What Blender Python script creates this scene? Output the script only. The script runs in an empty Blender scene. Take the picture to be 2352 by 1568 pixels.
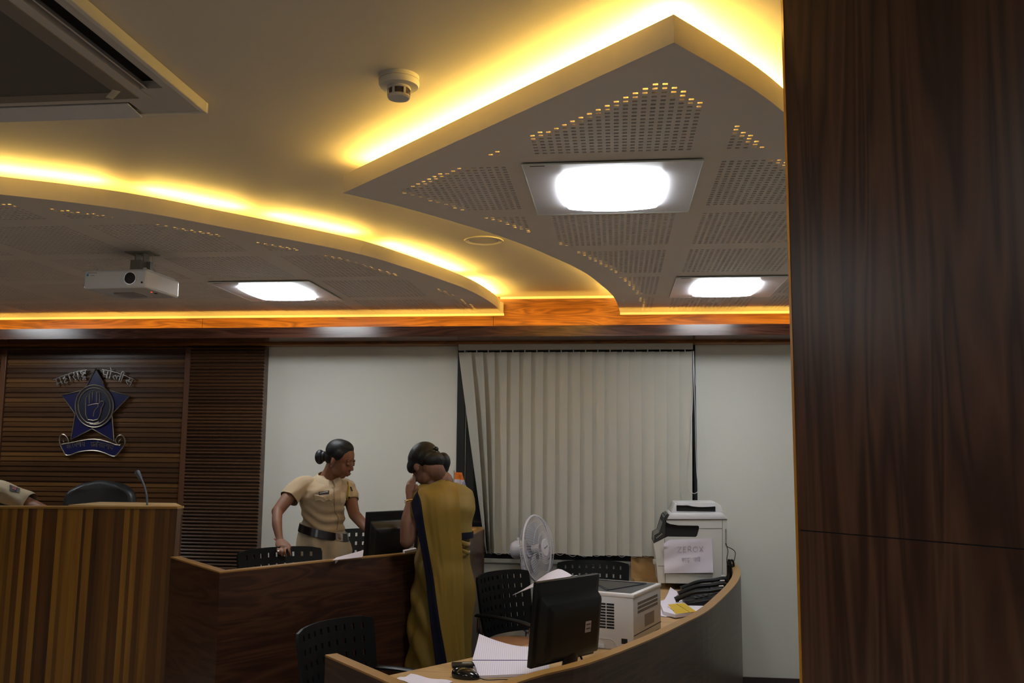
import bpy, bmesh, math, random
from mathutils import Vector, Matrix, Euler
from mathutils.geometry import tessellate_polygon
PI = math.pi
random.seed(7)
SC = bpy.context.scene
COL = SC.collection

# ------------------------------------------------------------ camera
CZ = 1.60
FPX, PITCH, YAW, ROLL = 2120.0, 0.1205, 0.112, 0.0085
_fw = Vector((-math.sin(YAW)*math.cos(PITCH), math.cos(YAW)*math.cos(PITCH), math.sin(PITCH)))
_r0 = Vector((math.cos(YAW), math.sin(YAW), 0.0)); _u0 = _r0.cross(_fw)
_r = _r0*math.cos(ROLL) + _u0*math.sin(ROLL)
_u = -_r0*math.sin(ROLL) + _u0*math.cos(ROLL)
cd = bpy.data.cameras.new('camera'); cam = bpy.data.objects.new('camera', cd); COL.objects.link(cam)
cd.sensor_width = 36.0; cd.lens = FPX/2352*36.0; cd.clip_start = 0.02; cd.clip_end = 60
M = Matrix((( _r.x, _u.x, -_fw.x, 0), (_r.y, _u.y, -_fw.y, 0), (_r.z, _u.z, -_fw.z, CZ), (0, 0, 0, 1)))
cam.matrix_world = M
SC.camera = cam
# ------------------------------------------------------------ world, exposure
w = bpy.data.worlds.new('night'); SC.world = w; w.use_nodes = True
w.node_tree.nodes['Background'].inputs[0].default_value = (0.01, 0.012, 0.016, 1)
w.node_tree.nodes['Background'].inputs[1].default_value = 0.5
SC.view_settings.view_transform = 'Standard'; SC.view_settings.look = 'None'
SC.view_settings.gamma = 1.0; SC.view_settings.exposure = 0.0
SC.view_settings.use_curve_mapping = False
SC.cycles.max_bounces = 8; SC.cycles.transparent_max_bounces = 12
PANEL_S = 25.0       # square ceiling fittings
COVE_S = 112.0       # cove tubes on the dropped panels
STRIP_S = 46.0       # strip behind the pelmet
COVE_C = (1.0, 0.63, 0.125)

# ------------------------------------------------------------ measuring helpers (where a sight line meets a level or a wall plane)
def _ray(px, py): return _r*((px-1176)/FPX) + _u*((784-py)/FPX) + _fw
def PZ(px, py, z):
    d = _ray(px, py); t = (z-CZ)/d.z
    return Vector((d.x*t, d.y*t, z))
def PY(px, py, y):
    d = _ray(px, py); t = y/d.y
    return Vector((d.x*t, y, CZ+d.z*t))

# ------------------------------------------------------------ object helpers
def link(name, me, m=None, parent=None):
    if isinstance(me, bmesh.types.BMesh):
        bm = me; me = bpy.data.meshes.new(name); bm.normal_update(); bm.to_mesh(me); bm.free()
    o = bpy.data.objects.new(name, me); COL.objects.link(o)
    if m is not None:
        for mm in (m if isinstance(m, (list, tuple)) else [m]): me.materials.append(mm)
    if parent is not None: o.parent = parent
    return o
def thing(name, label, cat, loc=(0, 0, 0), rz=0, group=None):
    o = bpy.data.objects.new(name, None); COL.objects.link(o)
    o.empty_display_size = .1
    o.location = loc; o.rotation_euler = (0, 0, rz); o['label'] = label; o['category'] = cat
    if group: o['group'] = group
    return o
def tag(o, label=None, cat=None, group=None, kind=None):
    if label: o['label'] = label
    if cat: o['category'] = cat
    if group: o['group'] = group
    if kind: o['kind'] = kind
    return o
def struct(name, bm, m, parent=None, label=None):
    o = link(name, bm, m, parent)
    if parent is None: o['kind'] = 'structure'
    if label: o['label'] = label
    return o
def copy_tree(o, parent=None):
    c = o.copy(); COL.objects.link(c)
    if parent is not None: c.parent = parent
    for ch in list(o.children): copy_tree(ch, c)
    return c
def smooth(o, ang=40):
    for p in o.data.polygons: p.use_smooth = True
    try: o.data.set_sharp_from_angle(angle=math.radians(ang))
    except Exception: pass
    return o
def T(loc=(0, 0, 0), rot=(0, 0, 0), sc=(1, 1, 1)):
    return Matrix.Translation(loc) @ Euler(rot).to_matrix().to_4x4() @ Matrix.Diagonal((*sc, 1))

def NB(): return bmesh.new()
def box(bm, c, s, rot=(0, 0, 0), bev=0, seg=2, mi=0, M4=None):
    r = bmesh.ops.create_cube(bm, size=1.0)
    vs = r['verts']
    mt = T(c, rot, s)
    if M4 is not None: mt = M4 @ mt
    bmesh.ops.transform(bm, matrix=mt, verts=vs)
    fs = list({f for v in vs for f in v.link_faces})
    for f in fs: f.material_index = mi
    if bev > 0:
        es = list({e for f in fs for e in f.edges})
        r = bmesh.ops.bevel(bm, geom=es, offset=bev, segments=seg, affect='EDGES', profile=.5)
        for f in r['faces']: f.material_index = mi
    return bm
def box2(bm, a, b, bev=0, mi=0, seg=2):
    c = [(a[i]+b[i])/2 for i in range(3)]; s = [abs(b[i]-a[i]) for i in range(3)]
    return box(bm, c, s, bev=bev, mi=mi, seg=seg)
def cyl(bm, p0, p1, r0, r1=None, n=20, caps=True, mi=0):
    p0 = Vector(p0); p1 = Vector(p1); r1 = r0 if r1 is None else r1
    d = p1-p0; q = d.to_track_quat('Z', 'Y').to_matrix().to_4x4()
    r = bmesh.ops.create_cone(bm, cap_ends=caps, segments=n, radius1=r0, radius2=r1, depth=d.length)
    bmesh.ops.transform(bm, matrix=Matrix.Translation((p0+p1)/2) @ q, verts=r['verts'])
    for v in r['verts']:
        for f in v.link_faces: f.material_index = mi
    return bm
def sph(bm, c, r, rot=(0, 0, 0), u=20, v=14, mi=0, M4=None):
    s = (r, r, r) if isinstance(r, (int, float)) else r
    q = bmesh.ops.create_uvsphere(bm, u_segments=u, v_segments=v, radius=1)
    mt = T(c, rot, s)
    if M4 is not None: mt = M4 @ mt
    bmesh.ops.transform(bm, matrix=mt, verts=q['verts'])
    for vv in q['verts']:
        for f in vv.link_faces: f.material_index = mi
    return bm
def lathe(bm, prof, c=(0, 0, 0), n=32, M4=None, mi=0, cap=True):
    mt = Matrix.Translation(c) if M4 is None else M4
    rings = []
    for (r, z) in prof:
        if r < 1e-6: rings.append([bm.verts.new(mt @ Vector((0, 0, z)))])
        else: rings.append([bm.verts.new(mt @ Vector((r*math.cos(2*PI*k/n), r*math.sin(2*PI*k/n), z))) for k in range(n)])
    for a, b in zip(rings, rings[1:]):
        for k in range(n):
            k2 = (k+1) % n
            if len(a) == 1 and len(b) == 1: continue
            vs = [a[0], b[k2], b[k]] if len(a) == 1 else ([a[k], a[k2], b[0]] if len(b) == 1 else [a[k], a[k2], b[k2], b[k]])
            f = bm.faces.new(vs); f.material_index = mi
    return bm
def catmull(pts, n=8, closed=False):
    pts = [Vector(p) for p in pts]; out = []; m = len(pts)
    rng = range(m) if closed else range(m-1)
    for i in rng:
        p0 = pts[(i-1) % m] if closed or i > 0 else pts[0]*2-pts[1]
        p1 = pts[i]; p2 = pts[(i+1) % m]
        p3 = pts[(i+2) % m] if closed or i+2 < m else pts[-1]*2-pts[-2]
        for k in range(n):
            t = k/n
            out.append(.5*((2*p1)+(-p0+p2)*t+(2*p0-5*p1+4*p2-p3)*t*t+(-p0+3*p1-3*p2+p3)*t**3))
    if not closed: out.append(pts[-1].copy())
    return out
def tube(bm, pts, rad, n=8, mi=0, closed=False, ell=None, up=None, caps=True):
    """tube along points; rad number or list; ell = (sx, sy) or list, up = hint giving the sx axis"""
    pts = [Vector(p) for p in pts]; m = len(pts)
    rad = [rad]*m if isinstance(rad, (int, float)) else rad
    rings = []; prev = None
    for i, p in enumerate(pts):
        a = pts[(i-1) % m] if (closed or i > 0) else p; b = pts[(i+1) % m] if (closed or i < m-1) else p
        t = (b-a)
        t = t.normalized() if t.length > 1e-9 else Vector((0, 0, 1))
        if up is not None: x = Vector(up)-t*t.dot(Vector(up))
        elif prev is None:
            x = Vector((0, 0, 1))-t*t.z
            if x.length < .1: x = Vector((1, 0, 0))-t*t.x
        else: x = prev-t*t.dot(prev)
        x.normalize(); prev = x; y = t.cross(x)
        e = (1, 1) if ell is None else (ell[i] if isinstance(ell, list) else ell)
        rings.append([bm.verts.new(p+x*(rad[i]*e[0]*math.cos(2*PI*k/n))+y*(rad[i]*e[1]*math.sin(2*PI*k/n))) for k in range(n)])
    for i in range(m if closed else m-1):
        a = rings[i]; b = rings[(i+1) % m]
        for k in range(n):
            f = bm.faces.new([a[k], a[(k+1) % n], b[(k+1) % n], b[k]]); f.material_index = mi
    if caps and not closed:
        f = bm.faces.new(rings[0][::-1]); f.material_index = mi
        f = bm.faces.new(rings[-1]); f.material_index = mi
    return bm
def prism(bm, poly, z0, z1, mi=0, M4=None):
    """polygon (x,y) list extruded between z0 and z1"""
    mt = M4 or Matrix.Identity(4)
    n = len(poly)
    a = [bm.verts.new(mt @ Vector((p[0], p[1], z0))) for p in poly]
    b = [bm.verts.new(mt @ Vector((p[0], p[1], z1))) for p in poly]
    tri = tessellate_polygon([[Vector((p[0], p[1], 0)) for p in poly]])
    area = sum(poly[i][0]*poly[(i+1) % n][1]-poly[(i+1) % n][0]*poly[i][1] for i in range(n))
    for t in tri:
        f1 = bm.faces.new([a[k] for k in t]); f2 = bm.faces.new([b[k] for k in t])
        f1.material_index = mi; f2.material_index = mi
    for i in range(n):
        f = bm.faces.new([a[i], a[(i+1) % n], b[(i+1) % n], b[i]]); f.material_index = mi
    bmesh.ops.recalc_face_normals(bm, faces=bm.faces[:])
    return bm
def sheet(bm, grid, mi=0, closed_u=False):
    """grid of points rows x cols -> quads"""
    V = [[bm.verts.new(p) for p in row] for row in grid]
    for i in range(len(V)-1):
        nc = len(V[i])
        for k in range(nc if closed_u else nc-1):
            f = bm.faces.new([V[i][k], V[i][(k+1) % nc], V[i+1][(k+1) % nc], V[i+1][k]]); f.material_index = mi
    return bm
def solidify(o, t, off=0):
    m = o.modifiers.new('thick', 'SOLIDIFY'); m.thickness = t; m.offset = off
    return bake(o)
_TMP = bpy.data.scenes.new('workbench')
def bake(o):
    _TMP.collection.objects.link(o); vl = _TMP.view_layers[0]; vl.update(); dg = vl.depsgraph
    me = bpy.data.meshes.new_from_object(o.evaluated_get(dg), depsgraph=dg)
    _TMP.collection.objects.unlink(o)
    o.modifiers.clear(); o.data = me
    return o
def remesh(o, vox=.006, it=3, fac=.5, dec=None):
    m = o.modifiers.new('r', 'REMESH'); m.mode = 'VOXEL'; m.voxel_size = vox; m.adaptivity = 0
    if it: s = o.modifiers.new('s', 'SMOOTH'); s.iterations = it; s.factor = fac
    mats = list(o.data.materials)
    bake(o)
    o.data.materials.clear()
    for x in mats: o.data.materials.append(x)
    for p in o.data.polygons: p.use_smooth = True
    return o

# ------------------------------------------------------------ materials
def nodes(name):
    m = bpy.data.materials.new(name); m.use_nodes = True
    nt = m.node_tree; b = nt.nodes['Principled BSDF']
    return m, nt, b
def mat(name, col, rough=.5, metal=0, spec=.5, noise=0, nscale=20, bump=0, bscale=200, coat=0, sss=0, alpha=1, sheen=0):
    m, nt, b = nodes(name)
    b.inputs['Base Color'].default_value = (*col, 1); b.inputs['Roughness'].default_value = rough
    b.inputs['Metallic'].default_value = metal; b.inputs['Specular IOR Level'].default_value = spec
    b.inputs['Coat Weight'].default_value = coat; b.inputs['Sheen Weight'].default_value = sheen
    b.inputs['Alpha'].default_value = alpha
    if sss: b.inputs['Subsurface Weight'].default_value = sss; b.inputs['Subsurface Scale'].default_value = .01
    tc = nt.nodes.new('ShaderNodeTexCoord')
    if noise:
        n = nt.nodes.new('ShaderNodeTexNoise'); n.inputs['Scale'].default_value = nscale; n.inputs['Detail'].default_value = 4
        nt.links.new(tc.outputs['Object'], n.inputs['Vector'])
        r = nt.nodes.new('ShaderNodeMapRange'); r.inputs['To Min'].default_value = 1-noise; r.inputs['To Max'].default_value = 1+noise
        nt.links.new(n.outputs['Fac'], r.inputs['Value'])
        mx = nt.nodes.new('ShaderNodeMix'); mx.data_type = 'RGBA'; mx.blend_type = 'MULTIPLY'; mx.inputs['Factor'].default_value = 1
        mx.inputs['A'].default_value = (*col, 1); nt.links.new(r.outputs['Result'], mx.inputs['B'])
        nt.links.new(mx.outputs['Result'], b.inputs['Base Color'])
    if bump:
        n = nt.nodes.new('ShaderNodeTexNoise'); n.inputs['Scale'].default_value = bscale
        nt.links.new(tc.outputs['Object'], n.inputs['Vector'])
        bp = nt.nodes.new('ShaderNodeBump'); bp.inputs['Strength'].default_value = bump; bp.inputs['Distance'].default_value = .002
        nt.links.new(n.outputs['Fac'], bp.inputs['Height']); nt.links.new(bp.outputs['Normal'], b.inputs['Normal'])
    return m
def emit(name, col, s):
    m = bpy.data.materials.new(name); m.use_nodes = True; nt = m.node_tree
    nt.nodes.remove(nt.nodes['Principled BSDF'])
    e = nt.nodes.new('ShaderNodeEmission'); e.inputs[0].default_value = (*col, 1); e.inputs[1].default_value = s
    nt.links.new(e.outputs[0], nt.nodes['Material Output'].inputs[0])
    return m
def ramp(nt, stops):
    r = nt.nodes.new('ShaderNodeValToRGB'); cr = r.color_ramp
    while len(cr.elements) < len(stops): cr.elements.new(.5)
    for e, (p, c) in zip(cr.elements, stops): e.position = p; e.color = (*c, 1)
    return r
def wood(name, cols, stretch=(14, 14, .9), rough=.35, nscale=1.0, dist=1.6, coat=0, spec=.5, rings=5.0, fine=.12):
    """laminate: cols dark->light; the small component of stretch is the grain direction"""
    m, nt, b = nodes(name)
    tc = nt.nodes.new('ShaderNodeTexCoord'); mp = nt.nodes.new('ShaderNodeMapping')
    mp.inputs['Scale'].default_value = stretch
    nt.links.new(tc.outputs['Object'], mp.inputs['Vector'])
    n = nt.nodes.new('ShaderNodeTexNoise'); n.inputs['Scale'].default_value = nscale; n.inputs['Detail'].default_value = 2.5
    n.inputs['Distortion'].default_value = dist; n.inputs['Roughness'].default_value = .45
    nt.links.new(mp.outputs[0], n.inputs['Vector'])
    mu = nt.nodes.new('ShaderNodeMath'); mu.operation = 'MULTIPLY'; mu.inputs[1].default_value = rings
    nt.links.new(n.outputs['Fac'], mu.inputs[0])
    pp = nt.nodes.new('ShaderNodeMath'); pp.operation = 'PINGPONG'; pp.inputs[1].default_value = .5
    nt.links.new(mu.outputs[0], pp.inputs[0])
    n2 = nt.nodes.new('ShaderNodeTexNoise'); n2.inputs['Scale'].default_value = 9*nscale; n2.inputs['Detail'].default_value = 5
    nt.links.new(mp.outputs[0], n2.inputs['Vector'])
    ad = nt.nodes.new('ShaderNodeMath'); ad.operation = 'MULTIPLY_ADD'; ad.inputs[1].default_value = 1.7
    nt.links.new(pp.outputs[0], ad.inputs[0])
    m2 = nt.nodes.new('ShaderNodeMath'); m2.operation = 'MULTIPLY_ADD'; m2.inputs[1].default_value = fine*2; m2.inputs[2].default_value = -fine
    nt.links.new(n2.outputs['Fac'], m2.inputs[0]); nt.links.new(m2.outputs[0], ad.inputs[2])
    k = len(cols)
    r = ramp(nt, [(i/(k-1)*.9+.05, c) for i, c in enumerate(cols)])
    nt.links.new(ad.outputs[0], r.inputs['Fac']); nt.links.new(r.outputs['Color'], b.inputs['Base Color'])
    b.inputs['Roughness'].default_value = rough; b.inputs['Coat Weight'].default_value = coat
    b.inputs['Specular IOR Level'].default_value = spec
    return m
def strips(name, cols, axis='X', width=.02, rough=.35, grain=(30, 30, 1.2), spec=.5, seed=0, jitter=0.0):
    """solid wood staves: each stave its own tone, with grain"""
    m, nt, b = nodes(name)
    tc = nt.nodes.new('ShaderNodeTexCoord'); sp = nt.nodes.new('ShaderNodeSeparateXYZ')
    nt.links.new(tc.outputs['Object'], sp.inputs[0])
    dv = nt.nodes.new('ShaderNodeMath'); dv.operation = 'MULTIPLY_ADD'; dv.inputs[1].default_value = 1/width; dv.inputs[2].default_value = seed
    nt.links.new(sp.outputs[axis], dv.inputs[0])
    src = dv.outputs[0]
    if jitter:
        mpj = nt.nodes.new('ShaderNodeMapping'); mpj.inputs['Scale'].default_value = (.5, .5, .5)
        nj = nt.nodes.new('ShaderNodeTexNoise'); nj.noise_dimensions = '1D'; nj.inputs['Scale'].default_value = .9
        nt.links.new(dv.outputs[0], nj.inputs['W'])
        aj = nt.nodes.new('ShaderNodeMath'); aj.operation = 'MULTIPLY_ADD'; aj.inputs[1].default_value = jitter
        nt.links.new(nj.outputs['Fac'], aj.inputs[0]); nt.links.new(dv.outputs[0], aj.inputs[2]); src = aj.outputs[0]
    fl = nt.nodes.new('ShaderNodeMath'); fl.operation = 'FLOOR'; nt.links.new(src, fl.inputs[0])
    wn = nt.nodes.new('ShaderNodeTexWhiteNoise'); wn.noise_dimensions = '1D'; nt.links.new(fl.outputs[0], wn.inputs['W'])
    mp = nt.nodes.new('ShaderNodeMapping'); mp.inputs['Scale'].default_value = grain
    nt.links.new(tc.outputs['Object'], mp.inputs['Vector'])
    cmb = nt.nodes.new('ShaderNodeCombineXYZ'); nt.links.new(wn.outputs['Value'], cmb.inputs[0])
    sc = nt.nodes.new('ShaderNodeVectorMath'); sc.operation = 'SCALE'; sc.inputs['Scale'].default_value = 40
    nt.links.new(cmb.outputs[0], sc.inputs[0])
    va = nt.nodes.new('ShaderNodeVectorMath'); va.operation = 'ADD'
    nt.links.new(mp.outputs[0], va.inputs[0]); nt.links.new(sc.outputs[0], va.inputs[1])
    n = nt.nodes.new('ShaderNodeTexNoise'); n.inputs['Scale'].default_value = 1; n.inputs['Detail'].default_value = 3; n.inputs['Distortion'].default_value = .8
    nt.links.new(va.outputs[0], n.inputs['Vector'])
    ma = nt.nodes.new('ShaderNodeMath'); ma.operation = 'MULTIPLY_ADD'; ma.inputs[1].default_value = .62; ma.inputs[2].default_value = -.17
    nt.links.new(n.outputs['Fac'], ma.inputs[0])
    ad = nt.nodes.new('ShaderNodeMath'); ad.operation = 'MULTIPLY_ADD'; ad.inputs[1].default_value = .85
    nt.links.new(wn.outputs['Value'], ad.inputs[0]); nt.links.new(ma.outputs[0], ad.inputs[2])
    k = len(cols)
    r = ramp(nt, [(i/(k-1), c) for i, c in enumerate(cols)])
    nt.links.new(ad.outputs[0], r.inputs['Fac']); nt.links.new(r.outputs['Color'], b.inputs['Base Color'])
    b.inputs['Roughness'].default_value = rough; b.inputs['Specular IOR Level'].default_value = spec
    return m

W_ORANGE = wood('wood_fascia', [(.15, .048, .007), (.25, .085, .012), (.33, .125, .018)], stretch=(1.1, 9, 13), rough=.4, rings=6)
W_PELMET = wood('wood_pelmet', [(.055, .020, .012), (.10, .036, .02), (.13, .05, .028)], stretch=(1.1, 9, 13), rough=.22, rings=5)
W_COLUMN = wood('wood_column', [(.046, .0185, .011), (.082, .036, .020), (.125, .056, .030)], stretch=(11, 11, .7), rough=.29, rings=6.5, dist=.9)
W_DARK = wood('wood_booth', [(.032, .0125, .008), (.053, .0215, .012), (.076, .031, .0165)], stretch=(1.0, 1.0, 11), rough=.33, rings=5, spec=.35)
W_BEECH = wood('wood_beech', [(.40, .25, .105), (.47, .30, .135), (.53, .35, .165)], stretch=(2.2, 9, 9), rough=.38, rings=3)
W_BEECHV = wood('wood_beech_vertical', [(.34, .20, .075), (.40, .24, .095), (.46, .28, .115)], stretch=(3, 3, 5), rough=.45, rings=3)
W_EDGE = mat('wood_edge_band', (.32, .165, .038), .33, noise=.12, nscale=14)
W_TEAK = strips('teak_staves', [(.032, .013, .006), (.095, .038, .010), (.17, .072, .013), (.32, .15, .020)], 'X', .030, .32, (26, 26, 1.0), jitter=1.8)
W_SLAT = strips('teak_slats', [(.036, .016, .008), (.085, .037, .013), (.155, .072, .020)], 'Z', .0362, .30, (1.3, 20, 30), seed=.5)
W_REED = strips('teak_reeds', [(.040, .017, .009), (.078, .035, .016), (.11, .050, .022)], 'Z', .0245, .28, (1.5, 20, 30), seed=.3)
WHITE = mat('paint_white', (.67, .67, .61), .75, noise=.03, nscale=2.5, spec=.25)
CEIL = mat('paint_ceiling', (.60, .54, .47), .7, noise=.02, nscale=3, spec=.2)
BOARD = mat('board_white', (.70, .64, .59), .72, noise=.02, nscale=4, spec=.25)
FASC = mat('fascia_white', (.66, .61, .52), .6, spec=.3)
BLACK = mat('black_plastic', (.0045, .005, .0058), .40, spec=.3)
BLACKM = mat('black_matt', (.010, .010, .011), .7, spec=.3)
BLACKG = mat('black_gloss', (.008, .008, .009), .12)
CHROME = mat('chrome', (.75, .75, .76), .18, metal=1)
STEEL = mat('steel_grey', (.45, .45, .42), .4, metal=.4)
WPLAS = mat('white_plastic', (.62, .60, .62), .4)
OFFW = mat('offwhite_plastic', (.56, .56, .53), .42)
PAPER = mat('paper', (.74, .70, .80), .8, spec=.2)
INK = mat('ink', (.03, .03, .05), .7)
BLINDM = mat('blind_fabric', (.51, .50, .445), .9, spec=.1, noise=.04, nscale=6, bump=.2, bscale=700)
GLASSN = mat('night_glass', (.012, .014, .017), .06, spec=.6)
FRAMEB = mat('window_black', (.006, .007, .009), .4)
CARPET = mat('floor_tile', (.42, .37, .31), .3, noise=.1, nscale=5)
LIPW = mat('bead_white', (.85, .82, .70), .6, spec=.2)
BASEB = mat('baseboard_granite', (.035, .022, .022), .25, noise=.3, nscale=60)
TUBE = emit('cove_tube_light', COVE_C, COVE_S)
STRIP = emit('strip_light', (1.0, .62, .10), STRIP_S)
LAMP = emit('square_lamp', (.93, .97, 1.0), PANEL_S)
# ============================================================ room shell
YW = 6.50; ZC = 2.69; ZP = 2.572; ZF = 2.642; YF = 6.345
XL, XR, YB = -5.6, 2.6, -3.2
def wallbox(name, a, b, m, label): 
    bm = NB(); box2(bm, a, b); return struct(name, bm, m, label=label)
wallbox('floor', (XL, YB, -.1), (XR, YW+.2, 0), CARPET, 'dark tiled floor, hidden behind the desks')
wallbox('ceiling', (XL, YB, ZC), (XR, YW+.2, ZC+.1), CEIL, 'plain painted main ceiling above the dropped panels')
wallbox('wall_left', (XL-.1, YB, 0), (XL, YW+.2, ZC), W_DARK, 'left wall, outside the frame')
wallbox('wall_right', (XR, YB, 0), (XR+.1, YW+.2, ZC), WHITE, 'right wall, behind the wood column')
wallbox('wall_front', (XL, YB-.1, 0), (XR, YB, ZC), WHITE, 'wall behind the camera')
# back wall with window opening
WX0, WX1, WZ0, WZ1 = -1.12, .555, .875, 2.36
bm = NB()
for a, b in (((XL, YW, 0), (WX0, YW+.12, ZC)), ((WX1, YW, 0), (XR, YW+.12, ZC)), ((WX0, YW, 0), (WX1, YW+.12, WZ0)), ((WX0, YW, WZ1), (WX1, YW+.12, ZC))):
    box2(bm, a, b)
struct('wall_back', bm, WHITE, label='off-white painted back wall round the window')
bm = NB(); box2(bm, (WX1+.02, YW-.012, 0), (XR, YW, .138)); box2(bm, (-2.4, YW-.012, 0), (WX1-.0, YW, .138))
struct('baseboard_back', bm, BASEB, label='dark stone skirting at the foot of the white wall')
# window
bm = NB(); fw_ = .055
box2(bm, (WX0, YW-.005, WZ0), (WX0+fw_, YW+.09, WZ1)); box2(bm, (WX1-.02, YW-.005, WZ0), (WX1, YW+.09, WZ1))
box2(bm, (WX0, YW-.005, WZ1-.03), (WX1, YW+.09, WZ1)); box2(bm, (WX0, YW-.012, WZ0), (WX1, YW+.09, WZ0+.045))
box2(bm, (-.33, YW+.03, WZ0), (-.28, YW+.09, WZ1))
wfr = struct('window_1', bm, FRAMEB, label='wide black framed window, night outside, behind the vertical blind')
bm = NB(); box2(bm, (WX0+.04, YW+.05, WZ0+.03), (WX1-.01, YW+.056, WZ1-.02))
link('window_glass', bm, GLASSN, wfr)
bm = NB(); box2(bm, (WX0+fw_, YW+.035, WZ0+.04), (WX0+fw_+.004, YW+.05, WZ1-.03)); link('window_bead', bm, STEEL, wfr)
bm = NB(); box2(bm, (WX0-.0, YW-.03, WZ0-.028), (WX1-.42, YW+.0, WZ0), bev=.004); struct('trim_1', bm, WHITE, label='pale window ledge under the blind')

# timber fascia on the wall above the pelmet, pelmet box
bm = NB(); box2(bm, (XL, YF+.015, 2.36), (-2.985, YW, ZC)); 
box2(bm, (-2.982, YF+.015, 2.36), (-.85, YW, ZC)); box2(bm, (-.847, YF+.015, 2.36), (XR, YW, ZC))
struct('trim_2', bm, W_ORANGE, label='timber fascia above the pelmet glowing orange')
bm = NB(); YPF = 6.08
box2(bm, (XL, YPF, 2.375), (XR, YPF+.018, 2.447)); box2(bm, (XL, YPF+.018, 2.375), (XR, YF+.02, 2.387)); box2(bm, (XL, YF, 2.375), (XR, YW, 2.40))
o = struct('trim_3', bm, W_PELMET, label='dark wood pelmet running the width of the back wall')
# strip lights lying in the pelmet, facing the fascia (gaps between lengths)
bm = NB()
xs = [-5.5, -4.27, -4.17, -3.0, -2.9, -1.83, -1.73, -.9, -.82, .05, .15, .62, .72, 1.6, 1.7, 2.5]
for a, b in zip(xs[::2], xs[1::2]): box2(bm, (a, YPF+.022, 2.392), (b, YPF+.030, 2.418), mi=0)
for f in bm.faces: f.material_index = 1 if f.normal.y > .5 else 0
bm.normal_update()
for f in bm.faces: f.material_index = 1 if f.normal.y > .5 else 0
link('strip_light', bm, [BLACKM, STRIP], o)
# pale lip at the foot of main ceiling where it meets the fascia
bm = NB(); box2(bm, (-.80, YF+.003, ZC-.016), (.03, YF+.0145, ZC))
struct('trim_4', bm, LIPW, label='pale bead where ceiling meets the timber fascia')

# ============================================================ dropped ceiling panels
PIT = .0257; PITY = .0283; NBK = 20; BLK = PIT*NBK; BLKY = PITY*NBK
GY0, GPX, GPY = 2.356, .615, .675      # first column / row of the pattern and its repeat
def inside(p, poly):
    x, y = p; c = False; n = len(poly); j = n-1
    for i in range(n):
        xi, yi = poly[i]; xj, yj = poly[j]
        if (yi > y) != (yj > y) and x < (xj-xi)*(y-yi)/(yj-yi)+xi: c = not c
        j = i
    return c
def dist_poly(p, poly, skip_back=True):
    d = 9; n = len(poly); P = Vector(p)
    for i in range(n):
        a = Vector(poly[i]); b = Vector(poly[(i+1) % n])
        if skip_back and abs(a.y-b.y) < .02 and a.y > YF-.05: continue
        ab = b-a; t = max(0, min(1, (P-a).dot(ab)/max(ab.length_squared, 1e-9)))
        d = min(d, (P-(a+ab*t)).length)
    return d
def offset_in(poly, d):
    n = len(poly); area = sum(poly[i][0]*poly[(i+1) % n][1]-poly[(i+1) % n][0]*poly[i][1] for i in range(n))
    s = 1 if area > 0 else -1; out = []
    for i in range(n):
        a = Vector(poly[i-1]); b = Vector(poly[i]); c = Vector(poly[(i+1) % n])
        e1 = (b-a).normalized(); e2 = (c-b).normalized()
        n1 = Vector((-e1.y, e1.x))*s; n2 = Vector((-e2.y, e2.x))*s
        m_ = (n1+n2); L_ = max(m_.length, .3); m_ = m_/L_
        k = d/max(.45, m_.dot(n1)); out.append(tuple(b+m_*k))
    return out
def trace(cells):
    """boundary loops of a set of grid cells, as grid corner indices"""
    E = set()
    for a, b in cells:
        for e in (((a, b), (a+1, b)), ((a+1, b), (a+1, b+1)), ((a+1, b+1), (a, b+1)), ((a, b+1), (a, b))):
            if (e[1], e[0]) in E: E.discard((e[1], e[0]))
            else: E.add(e)
    nxt = {}
    for p, q in E: nxt.setdefault(p, []).append(q)
    loops = []
    while nxt:
        st = next(iter(nxt)); cur = st; lp_ = []; d0 = None
        while True:
            opts = nxt[cur]
            k = 0
            if len(opts) > 1 and d0 is not None:      # at a pinch turn left to keep loops apart
                for m_, q in enumerate(opts):
                    d = (q[0]-cur[0], q[1]-cur[1])
                    if d0[0]*d[1]-d0[1]*d[0] > 0: k = m_
            q = opts.pop(k)
            if not opts: del nxt[cur]
            lp_.append(cur); d0 = (q[0]-cur[0], q[1]-cur[1]); cur = q
            if cur == st: break
        out = [p for n_, p in enumerate(lp_) if (p[0]-lp_[n_-1][0])*(lp_[(n_+1) % len(lp_)][1]-p[1]) != (p[1]-lp_[n_-1][1])*(lp_[(n_+1) % len(lp_)][0]-p[0])]
        loops.append(out)
    return loops
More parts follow.
